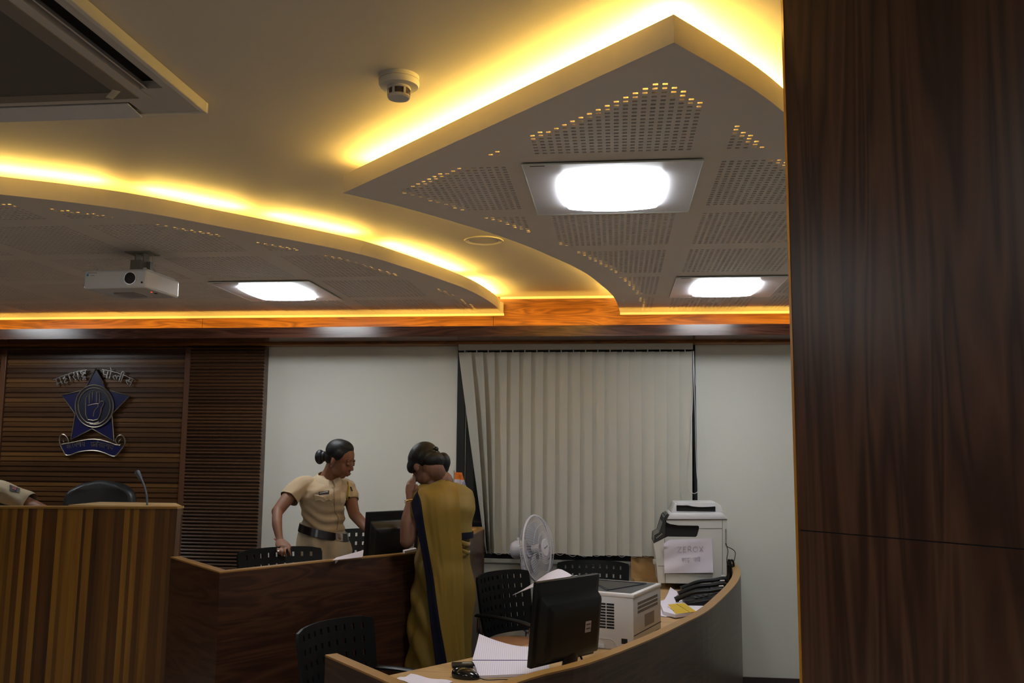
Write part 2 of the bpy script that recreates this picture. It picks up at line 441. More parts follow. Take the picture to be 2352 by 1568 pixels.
def panel_board(poly, lights, margin, GX0):
    """board with real slots: cells inside the margin and inside the pattern blocks are cut through"""
    bm = NB()
    x0 = min(p[0] for p in poly); x1 = max(p[0] for p in poly); y0 = min(p[1] for p in poly); y1 = max(p[1] for p in poly)
    loops = [[Vector((p[0], p[1], 0)) for p in poly]]
    hx, hy, t = .0070, .0058, .011
    for i in range(int((x0-GX0)//GPX), int((x1-GX0)//GPX)+1):
        for j in range(int((y0-GY0)//GPY), int((y1-GY0)//GPY)+1):
            X = GX0+i*GPX; Y = GY0+j*GPY
            if any(abs(X+BLK/2-l[0]) < .3 and abs(Y+BLKY/2-l[1]) < .3 for l in lights): continue
            row = set()
            for a in range(NBK):
                for b in range(NBK):
                    c = (X+(a+.5)*PIT, Y+(b+.5)*PITY)
                    if c[1] > YF-.06 or c[0] < -4.6: continue
                    if inside(c, poly) and dist_poly(c, poly) > margin: row.add((a, b))
            if not row: continue
            for lp_ in trace(row): loops.append([Vector((X+a*PIT, Y+b*PITY, 0)) for a, b in lp_])
            for (a, b) in row:
                cx = X+(a+.5)*PIT; cy = Y+(b+.5)*PITY; h = PIT/2; g_ = PITY/2
                o4 = [bm.verts.new((cx+sx*h, cy+sy*g_, ZP)) for sx, sy in ((-1, -1), (1, -1), (1, 1), (-1, 1))]
                i4 = [bm.verts.new((cx+sx*hx, cy+sy*hy, ZP)) for sx, sy in ((-1, -1), (1, -1), (1, 1), (-1, 1))]
                u4 = [bm.verts.new((cx+sx*hx, cy+sy*hy, ZP+t)) for sx, sy in ((-1, -1), (1, -1), (1, 1), (-1, 1))]
                for k in range(4):
                    bm.faces.new([o4[k], i4[k], i4[(k+1) % 4], o4[(k+1) % 4]]); bm.faces.new([i4[k], u4[k], u4[(k+1) % 4], i4[(k+1) % 4]])
    flat_ = [p for l in loops for p in l]
    vs = [bm.verts.new((p.x, p.y, ZP)) for p in flat_]
    for t3 in tessellate_polygon(loops): bm.faces.new([vs[k] for k in t3])
    return bm

def ceiling_panel(outline, back, lights, label, gx0, margin=.15):
    """outline: visible edge from back wall round to back wall (list of xy); back: closing points"""
    poly = [tuple(p) for p in outline+back]
    root = bpy.data.objects.new('ceiling_panel', None); COL.objects.link(root)
    root['kind'] = 'structure'; root['label'] = label
    link('perforated_board', panel_board(poly, lights, margin, gx0), BOARD, root)
    # fascia ring
    inn = offset_in(poly, .014); bm = NB(); n = len(poly)
    A = [bm.verts.new((*p, ZP-.0005)) for p in poly]; B = [bm.verts.new((*p, ZF)) for p in poly]
    C_ = [bm.verts.new((*p, ZF)) for p in inn]; D = [bm.verts.new((*p, ZP+.001)) for p in inn]
    for i in range(n):
        j = (i+1) % n
        for q in ((A, B), (B, C_), (C_, D)): bm.faces.new([q[0][i], q[0][j], q[1][j], q[1][i]])
    link('fascia', bm, FASC, root)
    # unseen light-blocking sheet added as backing above the slots
    baffle_poly = offset_in(poly, margin+.020)
    bm = NB(); tri = tessellate_polygon([[Vector((*p, 0)) for p in baffle_poly]])
    V = [bm.verts.new((*p, ZP+.018)) for p in baffle_poly]
    for t in tri: bm.faces.new([V[k] for k in t])
    V2 = [bm.verts.new((*p, ZP+.020)) for p in baffle_poly]
    for t in tri: bm.faces.new([V2[k] for k in t])
    link('light_baffle', bm, mat('baffle_dark', (.03, .026, .022), .95, spec=.1), root)
    # back lip
    return root, poly

def cv(p, n=6): return [(q.x, q.y) for q in catmull([Vector((a, b, 0)) for a, b in p], n)]
def pxz(l, z=ZP): return [tuple(PZ(x, y, z).xy) for x, y in l]
# right panel: front corner, straight left edge, curved lower-left edge to the fascia; curved right edge
rc = pxz([(1548, 97)])[0]
left_c = pxz([(788, 443)])[0]
curveA = pxz([(788, 443), (930, 477), (1118, 532), (1220, 569), (1305, 606), (1350, 630), (1384, 657), (1407, 678), (1418, 698)])
curveA = cv(curveA+[(.035, YF)], 5)
curveR = cv(pxz([(1548, 97), (1660, 161), (1740, 211), (1806, 262), (1925, 366)]), 5)
edge1 = [tuple(Vector(rc).lerp(Vector(left_c), k/6)) for k in range(6)]
x_end = curveR[-1]
outl = list(reversed(curveR))[:-1]+edge1+curveA
right_lights = [(-.008, 3.32), (.637, 5.38)]
rp, rpoly = ceiling_panel(outl, [(XR-.05, YF), (XR-.05, x_end[1]+.6)], right_lights, 'right dropped ceiling panel with slotted acoustic board and pointed front', -.006-BLK/2)
# left panel: long curved edge
curveL = cv(pxz([(0, 446), (170, 465), (340, 489), (511, 521), (800, 577), (925, 612), (1050, 655), (1101, 678), (1138, 702)])+[(-.79, 6.31)], 5)
curveL[-1] = (-.772, 6.31)
p0 = Vector(curveL[0]); p1 = Vector(curveL[1]); dl = (p0-p1).normalized()
ext = [tuple(p0+dl*1.6+Vector((0, -.05))), tuple(p0+dl*.8+Vector((0, -.01)))]
outl2 = ext+curveL+[(-.775, YF)]
left_lights = [(-2.035, 5.35), (-4.495, 5.35)]
lp, lpoly = ceiling_panel(outl2, [(XL+.3, YF), (XL+.3, ext[0][1])], left_lights, 'left dropped ceiling panel of slotted board with a long curved edge', -2.035-BLK/2)
# bright bead under each panel where it meets the fascia
for par, x0, x1 in ((rp, .035, XR-.05), (lp, XL+.3, -.772)):
    bm = NB(); box2(bm, (x0, YF-.006, ZP-.016), (x1, YF+.0145, ZP-.0008)); link('edge_bead', bm, LIPW, par)
# cove tubes lying on top of the panels just inside the fascia
def cove(parent, path, gaps, inset=.055, z=ZP+.064, r=.009, side=1):
    pts = [Vector((*p, 0)) for p in path]
    L_ = [0]
    for a, b in zip(pts, pts[1:]): L_.append(L_[-1]+(b-a).length)
    def at(s):
        for k in range(len(pts)-1):
            if s <= L_[k+1] or k == len(pts)-2:
                t = (s-L_[k])/max(1e-6, L_[k+1]-L_[k]); d = (pts[k+1]-pts[k]).normalized()
                p = pts[k].lerp(pts[k+1], t); nrm = Vector((-d.y, d.x, 0))*side
                return p+nrm*inset
    for s0, s1 in gaps:
        s0 *= L_[-1]; s1 *= L_[-1]
        n = max(2, int((s1-s0)/.08)); q = [at(s0+(s1-s0)*k/n) for k in range(n+1)]
        for v in q: v.z = z
        bm = NB(); tube(bm, q, r, 8)
        link('cove_tube', bm, TUBE, parent)

# direction of travel decides on which side the inside lies
E1 = [rc, left_c]
def sidesign(path, poly):
    a = Vector(path[0]); b = Vector(path[1]); d = (b-a).normalized(); m_ = (a+b)/2
    return 1 if inside(tuple(m_+Vector((-d.y, d.x))*.03), poly) else -1
cove(rp, E1, [(.01, .34), (.345, .66), (.665, .955)], side=sidesign(E1, rpoly))
cR = curveR[:]; cove(rp, cR, [(.02, .35), (.37, .68), (.7, .98)], side=sidesign(cR, rpoly))
cove(rp, curveA, [(.10, .34), (.36, .60), (.62, .80), (.82, .97)], side=sidesign(curveA, rpoly))
cL = [ext[0]]+[ext[1]]+curveL
LL = [0]
for a, b in zip(cL, cL[1:]): LL.append(LL[-1]+(Vector(b)-Vector(a)).length)
def sL(px, py):
    q = PZ(px, py, ZP).xy; k = min(range(len(cL)), key=lambda i: (Vector(cL[i])-q).length); return LL[k]/LL[-1]
g = [0, .2, .225, sL(255, 476), sL(345, 491), sL(575, 532), sL(650, 547), sL(825, 583), sL(895, 603), sL(1068, 664), sL(1100, 678), .985]
cove(lp, cL, list(zip(g[::2], g[1::2])), side=sidesign(curveL, lpoly))

# ============================================================ square ceiling fittings
GLASSP = mat('frosted_plate', (.62, .60, .63), .35, spec=.6)
LAMPM = LAMP
def ceil_light(name, label, x, y, dx=.60, dy=.65):
    t = thing(name, label, 'ceiling light', (x, y, ZP), 0, 'square ceiling lights')
    bm = NB(); box(bm, (0, 0, -.003), (dx-.14, dy-.14, .006)); link('housing', bm, FASC, t)
    bm = NB(); box(bm, (0, 0, -.0082), (dx, dy, .0044)); link('glass_plate', bm, GLASSP, t)
    bm = NB()
    for a, b in (((-dx/2-.002, -dy/2-.002), (dx/2+.002, -dy/2+.001)), ((-dx/2-.002, dy/2-.001), (dx/2+.002, dy/2+.002)), ((-dx/2-.002, -dy/2), (-dx/2+.001, dy/2)), ((dx/2-.001, -dy/2), (dx/2+.002, dy/2))):
        box2(bm, (*a, -.0108), (*b, -.0056))
    link('plate_edge', bm, mat('glass_edge', (.75, .82, .78), .3), t)
    # bowed diffuser
    a_, b_ = .175, .218
    pts = [(-a_+.03, -b_), (0, -b_-.03), (a_-.03, -b_), (a_, -b_+.05), (a_+.012, 0), (a_, b_-.05), (a_-.03, b_), (0, b_+.03), (-a_+.03, b_), (-a_, b_-.05), (-a_-.012, 0), (-a_, -b_+.05)]
    pl = [(p.x, p.y) for p in catmull([Vector((*p, 0)) for p in pts], 4, closed=True)]
    bm = NB(); prism(bm, pl, -.0225, -.0104); o = link('diffuser', bm, LAMPM, t)
    bm = NB(); box(bm, (-dx/2+.05, -dy/2+.012, -.0109), (.05, .004, .001)); link('maker_mark', bm, BLACKM, t)
    return t
ceil_light('ceiling_light', 'large square white ceiling light nearest the pointed front of the right panel', -.008, 3.322)
ceil_light('ceiling_light', 'square white ceiling light at the back of the right panel beside the wood column', .637, 5.378)
ceil_light('ceiling_light', 'square white ceiling light in the left panel beside the projector', -2.035, 5.348)
# unseen lights added out of the frame to raise the ambient light (same fittings)
for x, y, z, lb in ((-3.6, -1.6, ZC, 'added unseen fill light at the far left behind the camera'), (.8, -1.2, ZC, 'added unseen fill light on the right behind the camera'), (-1.5, .3, ZC, 'added unseen fill light above and left of the camera'),
                    (-3.9, 1.3, ZC, 'added unseen fill light left of the frame'), (-4.495, 5.348, ZP, 'added unseen fill light in the left panel left of the frame')):
    t = ceil_light('ceiling_light', lb, x, y); t.location.z = z
# ============================================================ wood column on the right
cA = PY(1834, 1217, 2.0); cB = PY(2290, 1246, 1.7)
a = Vector((cA.x, cA.y)); b = Vector((cB.x, cB.y)); d = (b-a).normalized(); nrm = Vector((-d.y, d.x))
if nrm.y < 0: nrm = -nrm
e = a+d*.62
colp = [tuple(a), tuple(e), tuple(e+nrm*.5), tuple(a+nrm*.42+d*.2)]
zj = cA.z
t = bpy.data.objects.new('column', None); COL.objects.link(t); t['kind'] = 'structure'
t['label'] = 'broad column faced in brown wood laminate at the right edge'
bm = NB(); prism(bm, colp, 0, zj-.0012); prism(bm, colp, zj+.0012, ZC); link('laminate_face', bm, W_COLUMN, t)
pin = [tuple(Vector(p).lerp(Vector((sum(q[0] for q in colp)/4, sum(q[1] for q in colp)/4)), .01)) for p in colp]
bm = NB(); prism(bm, pin, 0, ZC-.001); link('core', bm, BLACKM, t)
ea = a-d*.0005; 
bm = NB(); prism(bm, [tuple(ea-nrm*.0015), tuple(ea-d*.0085+nrm*.002), tuple(ea-d*.0085+nrm*.02), tuple(ea+nrm*.02)], 0, ZC); link('edge_strip', bm, mat('edge_lipping', (.55, .25, .03), .3), t)

# ============================================================ timber wall panels on the left of the back wall
XA, XB, XC_ = -4.553, -3.109, -2.527
def slats(name, x0, x1, z0, z1, pitch, depth, m, label, rnd=True, y=YW-.055):
    bm = NB(); box2(bm, (x0, y, z0), (x1, YW, z1))
    z = z0; k = 0
    while z < z1-pitch*.5:
        h = pitch*.80
        if rnd:
            n = 5; row = []
            prof = [(0, 0), (-depth*.8, h*.18), (-depth, h*.5), (-depth*.8, h*.82), (0, h)]
        else: prof = [(0, 0), (-depth, h*.06), (-depth, h*.86), (0, h)]
        vs0 = [bm.verts.new((x0, y+p[0], z+p[1])) for p in prof]; vs1 = [bm.verts.new((x1, y+p[0], z+p[1])) for p in prof]
        for i in range(len(prof)-1): bm.faces.new([vs0[i], vs1[i], vs1[i+1], vs0[i+1]])
        bm.faces.new(vs0); bm.faces.new(vs1[::-1])
        z += pitch; k += 1
    return struct(name, bm, m, label=label)
slats('trim_5', XA+.02, XB-.02, .5, 2.352, .0362, .010, W_SLAT, 'teak panelling of flat horizontal slats behind the badge', rnd=False)
slats('trim_6', XB+.022, XC_, .3, 2.352, .0245, .020, W_REED, 'dark panelling of fine rounded horizontal reeds beside the white wall', y=YW-.07)
slats('trim_7', XL, XA-.02, .3, 2.352, .0245, .020, W_REED, 'reeded dark panelling at the left edge of the frame', y=YW-.07)
bm = NB()
for x in (XA, XB): box2(bm, (x-.02, YW-.085, .3), (x+.022, YW, 2.352), bev=.003)
struct('trim_8', bm, mat('timber_upright', (.11, .045, .02), .35), label='upright timber strips framing the slatted panel')

# ============================================================ booths
def arc_offset(pts, d):
    out = []
    for i, p in enumerate(pts):
        a = pts[max(0, i-1)]; b = pts[min(len(pts)-1, i+1)]; t = (b-a).normalized()
        out.append(p+Vector((-t.y, t.x, 0))*d)
    return out
def booth(name, label, cat, ret, front, ztop, zdesk, zfloor, inner_pts, th=.042, backret=None):
    """ret: free end -> corner ; front: corner -> round to the back wall"""
    t = thing(name, label, cat, (0, 0, 0))
    path = [Vector((*p, 0)) for p in ret[:-1]]+[Vector((*p, 0)) for p in front]
    # mitred offset to the inside (left of travel direction)
    n = len(path); inn = []
    for i in range(n):
        e1 = (path[i]-path[i-1]).normalized() if i else (path[1]-path[0]).normalized()
        e2 = (path[i+1]-path[i]).normalized() if i < n-1 else e1
        n1 = Vector((-e1.y, e1.x, 0)); n2 = Vector((-e2.y, e2.x, 0)); m_ = (n1+n2); m_ = m_/max(m_.length, 1e-6)
        inn.append(path[i]+m_*(th/max(.4, m_.dot(n1))))
    def wall(o_, i_, z0, z1, m, nm, grow=0):
        bm = NB(); k = len(o_)
        A = [bm.verts.new((p.x, p.y, z0)) for p in o_]; B = [bm.verts.new((p.x, p.y, z1)) for p in o_]
        C_ = [bm.verts.new((p.x, p.y, z1)) for p in i_]; D = [bm.verts.new((p.x, p.y, z0)) for p in i_]
        for i in range(k-1):
            bm.faces.new([A[i], A[i+1], B[i+1], B[i]]).material_index = 0
            bm.faces.new([B[i], B[i+1], C_[i+1], C_[i]]).material_index = 0
            f = bm.faces.new([C_[i], C_[i+1], D[i+1], D[i]]); f.material_index = 1 if isinstance(m, list) else 0
            bm.faces.new([D[i], D[i+1], A[i+1], A[i]])
        bm.faces.new([A[0], B[0], C_[0], D[0]]); bm.faces.new([A[-1], D[-1], C_[-1], B[-1]])
        bmesh.ops.recalc_face_normals(bm, faces=bm.faces[:])
        return link(nm, bm, m, t)
    wall(path, inn, 0, ztop-.006, [W_DARK, W_BEECHV], 'partition')
    wall([p+(q-p)*-.02 for p, q in zip(path, inn)], [q+(q-p)*.02 for p, q in zip(path, inn)], ztop-.006, ztop, W_EDGE, 'edge_band')
    # desk top between partition and the inner curve
    poly = [tuple(p.xy) for p in inn]+inner_pts
    bm = NB(); prism(bm, poly, zdesk-.03, zdesk); link('desktop', bm, W_BEECH, t)
    return t, path, inn
Z1T, Z1D = .92, .77
f1 = pxz([(1216, 1557), (1352, 1522), (1488, 1470), (1570, 1431), (1625, 1402), (1665, 1367), (1690, 1340), (1701, 1318), (1698, 1304), (1687, 1291)], Z1T)
ret1 = [pxz([(747, 1503)], Z1T)[0]]
s_ = Vector(pxz([(896, 1568)], Z1T)[0])-Vector(ret1[0]); corner1 = tuple(Vector(ret1[0])+s_*1.72)
fr1 = cv([corner1]+f1+[(.735, 6.36)], 4)+[(.69, 6.47), (.10, 6.48)]
i1 = pxz([(1200, 1483), (1082, 1510), (895, 1550)], Z1D)
inner1 = [(.12, 6.42), (.12, 6.0), (.02, 5.4), (-.12, 4.75), (-.28, 4.35)]+i1+[(-.93, 3.38)]
b1, path1, inn1 = booth('curved_desk', 'curved front desk in dark wood with light edge band, monitor and printers on it', 'desk', [ret1[0], corner1], fr1, Z1T, Z1D, 0, inner1)
Z2T, Z2D, Z2F = 1.10, .955, .2
f2 = pxz([(505, 1313), (620, 1301), (740, 1288), (850, 1278), (950, 1268)], Z2T)+[(-.90, 5.1)]+pxz([(1083, 1228), (1106, 1216), (1117, 1209)], Z2T)
ret2 = [pxz([(392, 1278)], Z2T)[0]]
fr2 = cv(f2[:-1]+[(-.868, 6.18)], 4)+[(-.90, 6.345), (-1.40, 6.35)]
inner2 = [(-1.22, 6.30), (-1.22, 5.6), (-1.24, 5.2), (-1.32, 4.85), (-1.55, 4.5), (-1.92, 4.22)]
b2, path2, inn2 = booth('curved_desk', 'middle curved desk in dark wood where the officer works', 'desk', [ret2[0], f2[0]], fr2, Z2T, Z2D, Z2F, inner2)
# raised floor under middle and left desks
bm = NB(); prism(bm, [(-5.5, 4.3), (-2.1, 4.3), (-1.52, 3.72), (-1.26, 4.12), (-.95, 4.55), (-.90, 5.4), (-.90, 6.47), (-5.5, 6.47)], 0, Z2F)
struct('floor_platform', bm, CARPET, label='raised floor under the middle and left desks')
# left bench desk
zt = 1.283
A_ = PY(0, 1170, 4.95); B_ = PY(408, 1163, 4.95)
t = thing('bench_desk', 'tall left desk front of vertical teak staves in mixed browns', 'desk', (0, 0, 0))
x1t = B_.x; x1b = PY(377, 1568, 4.95-.02).x; zb = PY(377, 1568, 4.93).z; zt = (A_.z+B_.z)/2
sl = (x1b-x1t)/(zt-zb)
bm = NB()
x0 = -4.6; zB = Z2F
xb = x1t+sl*(zt-zB)
def quadbox(bm, f, bk, mi=0):
    A = [bm.verts.new(p) for p in f]; B = [bm.verts.new(p) for p in bk]
    for q in ([A[0], A[1], A[2], A[3]], [B[3], B[2], B[1], B[0]], [A[1], A[0], B[0], B[1]], [A[2], A[1], B[1], B[2]], [A[3], A[2], B[2], B[3]], [A[0], A[3], B[3], B[0]]): bm.faces.new(q).material_index = mi
zl, zr = A_.z+.004, B_.z
zl2 = zl-(zr-zl)*(A_.x-x0)/(x1t-A_.x)
zl2 = zl
quadbox(bm, [(x0, 4.93, zB), (xb, 4.93, zB), (x1t, 4.95, zr-.012), (x0, 4.95, zl2-.012)], [(x0, 5.0, zB), (xb, 5.0, zB), (x1t, 5.0, zr-.012), (x0, 5.0, zl2-.012)])
bmesh.ops.recalc_face_normals(bm, faces=bm.faces[:])
link('front_panel', bm, W_TEAK, t)
bm = NB(); quadbox(bm, [(x0, 4.938, zl2-.012), (x1t+.004, 4.938, zr-.012), (x1t+.004, 4.938, zr), (x0, 4.938, zl2)], [(x0, 5.02, zl2-.012), (x1t+.004, 5.02, zr-.012), (x1t+.004, 5.02, zr), (x0, 5.02, zl2)])
bmesh.ops.recalc_face_normals(bm, faces=bm.faces[:])
link('edge_band', bm, W_EDGE, t)
bm = NB(); quadbox(bm, [(-3.1, 5.02, zr-.05), (x1t, 5.02, zr-.05), (x1t, 5.02, zr-.004), (-3.1, 5.02, zr-.004)], [(-3.1, 5.35, zr-.05), (-2.62, 5.35, zr-.05), (-2.62, 5.35, zr-.004), (-3.1, 5.35, zr-.004)])
bmesh.ops.recalc_face_normals(bm, faces=bm.faces[:]); link('side_top', bm, W_BEECH, t)
bm = NB(); box2(bm, (x0, 5.0, 1.0), (-3.05, 5.55, 1.03)); link('desktop', bm, W_BEECH, t)

bm = NB(); prism(bm, [(x1t-.012, 5.0), (x1t-.03, 5.02), (-2.65, 5.35), (-2.63, 5.35)], Z2F, zr-.05); link('side_panel', bm, W_DARK, t)
# ============================================================ ceiling cassette, detector, round fitting
cc = PZ(478, 262, 2.655); S_ = .95
t = thing('air_conditioner', 'square ceiling cassette air conditioner at the top left corner', 'air conditioner', (cc.x-S_/2, cc.y-S_/2, 2.655))
AC1 = mat('cassette_plastic', (.50, .45, .42), .5)
bm = NB(); H = S_/2
def ringbox(bm, a, b, z0, z1, bev=0):
    for p, q in (((-a, -a), (a, -b)), ((-a, b), (a, a)), ((-a, -b), (-b, b)), ((b, -b), (a, b))): box2(bm, (*p, z0), (*q, z1), bev=bev)
ringbox(bm, H, H-.018, .0, .035, .003); link('rim', bm, FASC, t)
bm = NB(); ringbox(bm, H-.018, H-.046, .004, .030); ringbox(bm, H-.118, H-.150, .000, .030)
for k in range(4):
    R_ = Matrix.Rotation(k*PI/2, 4, 'Z'); a_, b_ = H-.205, H-.046
    box(bm, ((a_+b_)/2, (a_+b_)/2+.0, .016), (b_-a_, b_-a_, .024), M4=R_)
link('frame_plate', bm, AC1, t)
bm = NB(); box(bm, (0, 0, .0325), (S_-.1, S_-.1, .003)); link('duct_recess', bm, BLACKM, t)
for k in range(4):
    R_ = Matrix.Rotation(k*PI/2, 4, 'Z'); bm = NB()
    if k == 0: box(bm, (0, H-.062, -.004), (.53, .090, .004), rot=(-.12, 0, 0), M4=R_)
    else: box(bm, (0, H-.100, .012), (.54, .004, .020), rot=(.5, 0, 0), M4=R_)
    link('flap', bm, mat('flap_pale', (.62, .60, .62), .4) if k == 0 else AC1, t)
bm = NB(); ringbox(bm, H-.150, H-.200, -.003, .02); link('grille_frame', bm, mat('cassette_grey', (.20, .17, .15), .5), t)
bm = NB(); box(bm, (0, 0, .002), (2*(H-.2), 2*(H-.2), .006)); link('grille', bm, mat('cassette_grille', (.10, .085, .075), .7), t)
bm = NB()
for k in range(8): box(bm, (H-.185-k*.007, H-.215+k*.007, -.004), (.022, .003, .003), rot=(0, 0, PI/4))
link('latch_marks', bm, FASC, t)

# smoke detector
c = PZ(917, 176, ZC)
t = thing('smoke_detector', 'round white smoke detector on the main ceiling', 'smoke detector', (c.x, c.y, ZC))
DET = mat('detector_white', (.60, .56, .50), .45)
bm = NB(); lathe(bm, [(0, 0), (.052, 0), (.052, -.012), (.0525, -.0125), (.0525, -.022), (.050, -.028), (.024, -.030), (0, -.030)], n=48)
smooth(link('base', bm, DET, t), 30)
bm = NB(); lathe(bm, [(.0522, -.0118), (.0532, -.0122), (.0522, -.0128)], n=48); link('base_seam', bm, mat('seam_grey', (.2, .18, .16), .6), t)
bm = NB(); lathe(bm, [(.0295, -.028), (.031, -.034), (.0295, -.036), (.0, -.036)], n=40)
lathe(bm, [(0, -.052), (.029, -.052), (.0295, -.056), (.027, -.060), (0, -.061)], n=40)
for k in range(6):
    a_ = k*PI/3+.25; box(bm, (.0282*math.cos(a_), .0282*math.sin(a_), -.044), (.003, .006, .018), rot=(0, 0, a_))
smooth(link('sensor_head', bm, DET, t), 30)
bm = NB(); cyl(bm, (0, 0, -.034), (0, 0, -.054), .0255, n=32)
link('sensor_grille', bm, mat('detector_mesh', (.07, .05, .035), .7), t)
t.scale = (1.12, 1.12, 1.12)
# round flush fitting
c = PZ(1111, 551, ZC)
t = thing('round_ceiling_fitting', 'unlit round flush fitting between the two dropped panels', 'ceiling fitting', (c.x, c.y, ZC))
bm = NB(); lathe(bm, [(.095, 0), (.102, -.004), (.100, -.007), (.092, -.006), (.088, 0)], n=56); smooth(link('rim', bm, FASC, t), 30)
bm = NB(); lathe(bm, [(0, -.001), (.080, -.001), (.084, -.004), (.088, -.0015), (.088, 0)], n=56); smooth(link('cover', bm, CEIL, t), 30)

# ============================================================ projector
zb_ = 2.365
fl = PZ(191, 663, zb_); fr = PZ(334, 660, zb_); br = PZ(402, 685, zb_)
xd = (fr-fl).normalized(); yd = Vector((-xd.y, xd.x, 0))
Wp = (fr-fl).length; Dp = abs((br-fr).dot(yd)); Hp = .088
ce = fl+xd*Wp/2+yd*Dp/2
t = thing('projector', 'white ceiling projector with round black lens beside the left ceiling light', 'projector', (ce.x, ce.y, zb_), math.atan2(xd.y, xd.x))
PRW = mat('projector_white', (.74, .74, .76), .25, coat=.3)
bm = NB(); box(bm, (0, 0, Hp/2), (Wp, Dp, Hp), bev=.010, seg=3); link('body', smooth and bm, PRW, t)
bm = NB(); box(bm, (0, .01, Hp+.004), (Wp-.03, Dp-.05, .010), bev=.003)
for sx in (-.3, .02, .42): box(bm, (sx*Wp, -Dp/2+.03, Hp+.008), (.014, .012, .012), bev=.002)
link('top_cover', bm, PRW, t)
lx = (299-262.5)/143*Wp
bm = NB(); cyl(bm, (lx, -Dp/2+.01, Hp*.52), (lx, -Dp/2-.006, Hp*.52), .0315, n=36); smooth(link('lens_ring', bm, CHROME, t), 30)
bm = NB(); cyl(bm, (lx, -Dp/2, Hp*.52), (lx, -Dp/2-.0075, Hp*.52), .0275, n=36); o = link('lens', bm, BLACKG, t)
bm = NB(); cyl(bm, (.44*Wp, -Dp/2, Hp*.28), (.44*Wp, -Dp/2-.003, Hp*.28), .005, n=12); link('sensor', bm, BLACKG, t)
bm = NB(); cyl(bm, (-.44*Wp, -Dp/2, Hp*.75), (-.44*Wp, -Dp/2-.001, Hp*.75), .006, n=14, mi=0); link('badge', bm, mat('badge_blue', (.1, .3, .6), .4), t)
bm = NB(); box(bm, (-.37*Wp, -Dp/2-.0003, Hp*.86), (.05, .0006, .003)); box(bm, (-.36*Wp, -Dp/2-.0003, Hp*.72), (.02, .0006, .003)); link('lettering', bm, mat('grey_print', (.3, .3, .33), .5), t)
bm = NB(); box(bm, (-.02, .02, -.003), (.11, .12, .008), bev=.003); link('underside_cover', bm, mat('projector_grey', (.30, .28, .29), .5), t)
bm = NB(); cyl(bm, (.12, -.03, .001), (.12, -.03, -.002), .004, n=10); link('indicator', bm, emit('red_led', (1, .05, .02), 1.2), t)
bm = NB(); cyl(bm, (.125, .0, .001), (.125, .0, -.003), .008, n=12); link('foot', bm, BLACKM, t)
bm = NB()
ht = ZP-zb_
MNT = mat('mount_grey', (.26, .26, .22), .45, metal=.3)
mx = .03
box(bm, (mx, .02, ht-.003), (.13, .10, .006)); box(bm, (mx-.022, .02, ht-.045), (.006, .05, .08)); box(bm, (mx+.022, .02, ht-.045), (.006, .05, .08))
box(bm, (mx-.005, .0, ht-.075), (.058, .055, .065), bev=.003); box(bm, (mx, .02, Hp+.012), (.15, .09, .005)); cyl(bm, (mx, .01, Hp+.012), (mx, .01, Hp+.03), .02)
box(bm, (mx+.02, .035, Hp+.03), (.05, .03, .09))
link('mount_bracket', bm, MNT, t)
bm = NB(); tube(bm, catmull([(mx+.05, .03, ht-.01), (mx+.055, .03, ht-.06), (mx+.062, .02, Hp+.04), (mx+.08, .05, Hp+.005)], 6), .003, 6); link('cable', bm, OFFW, t)

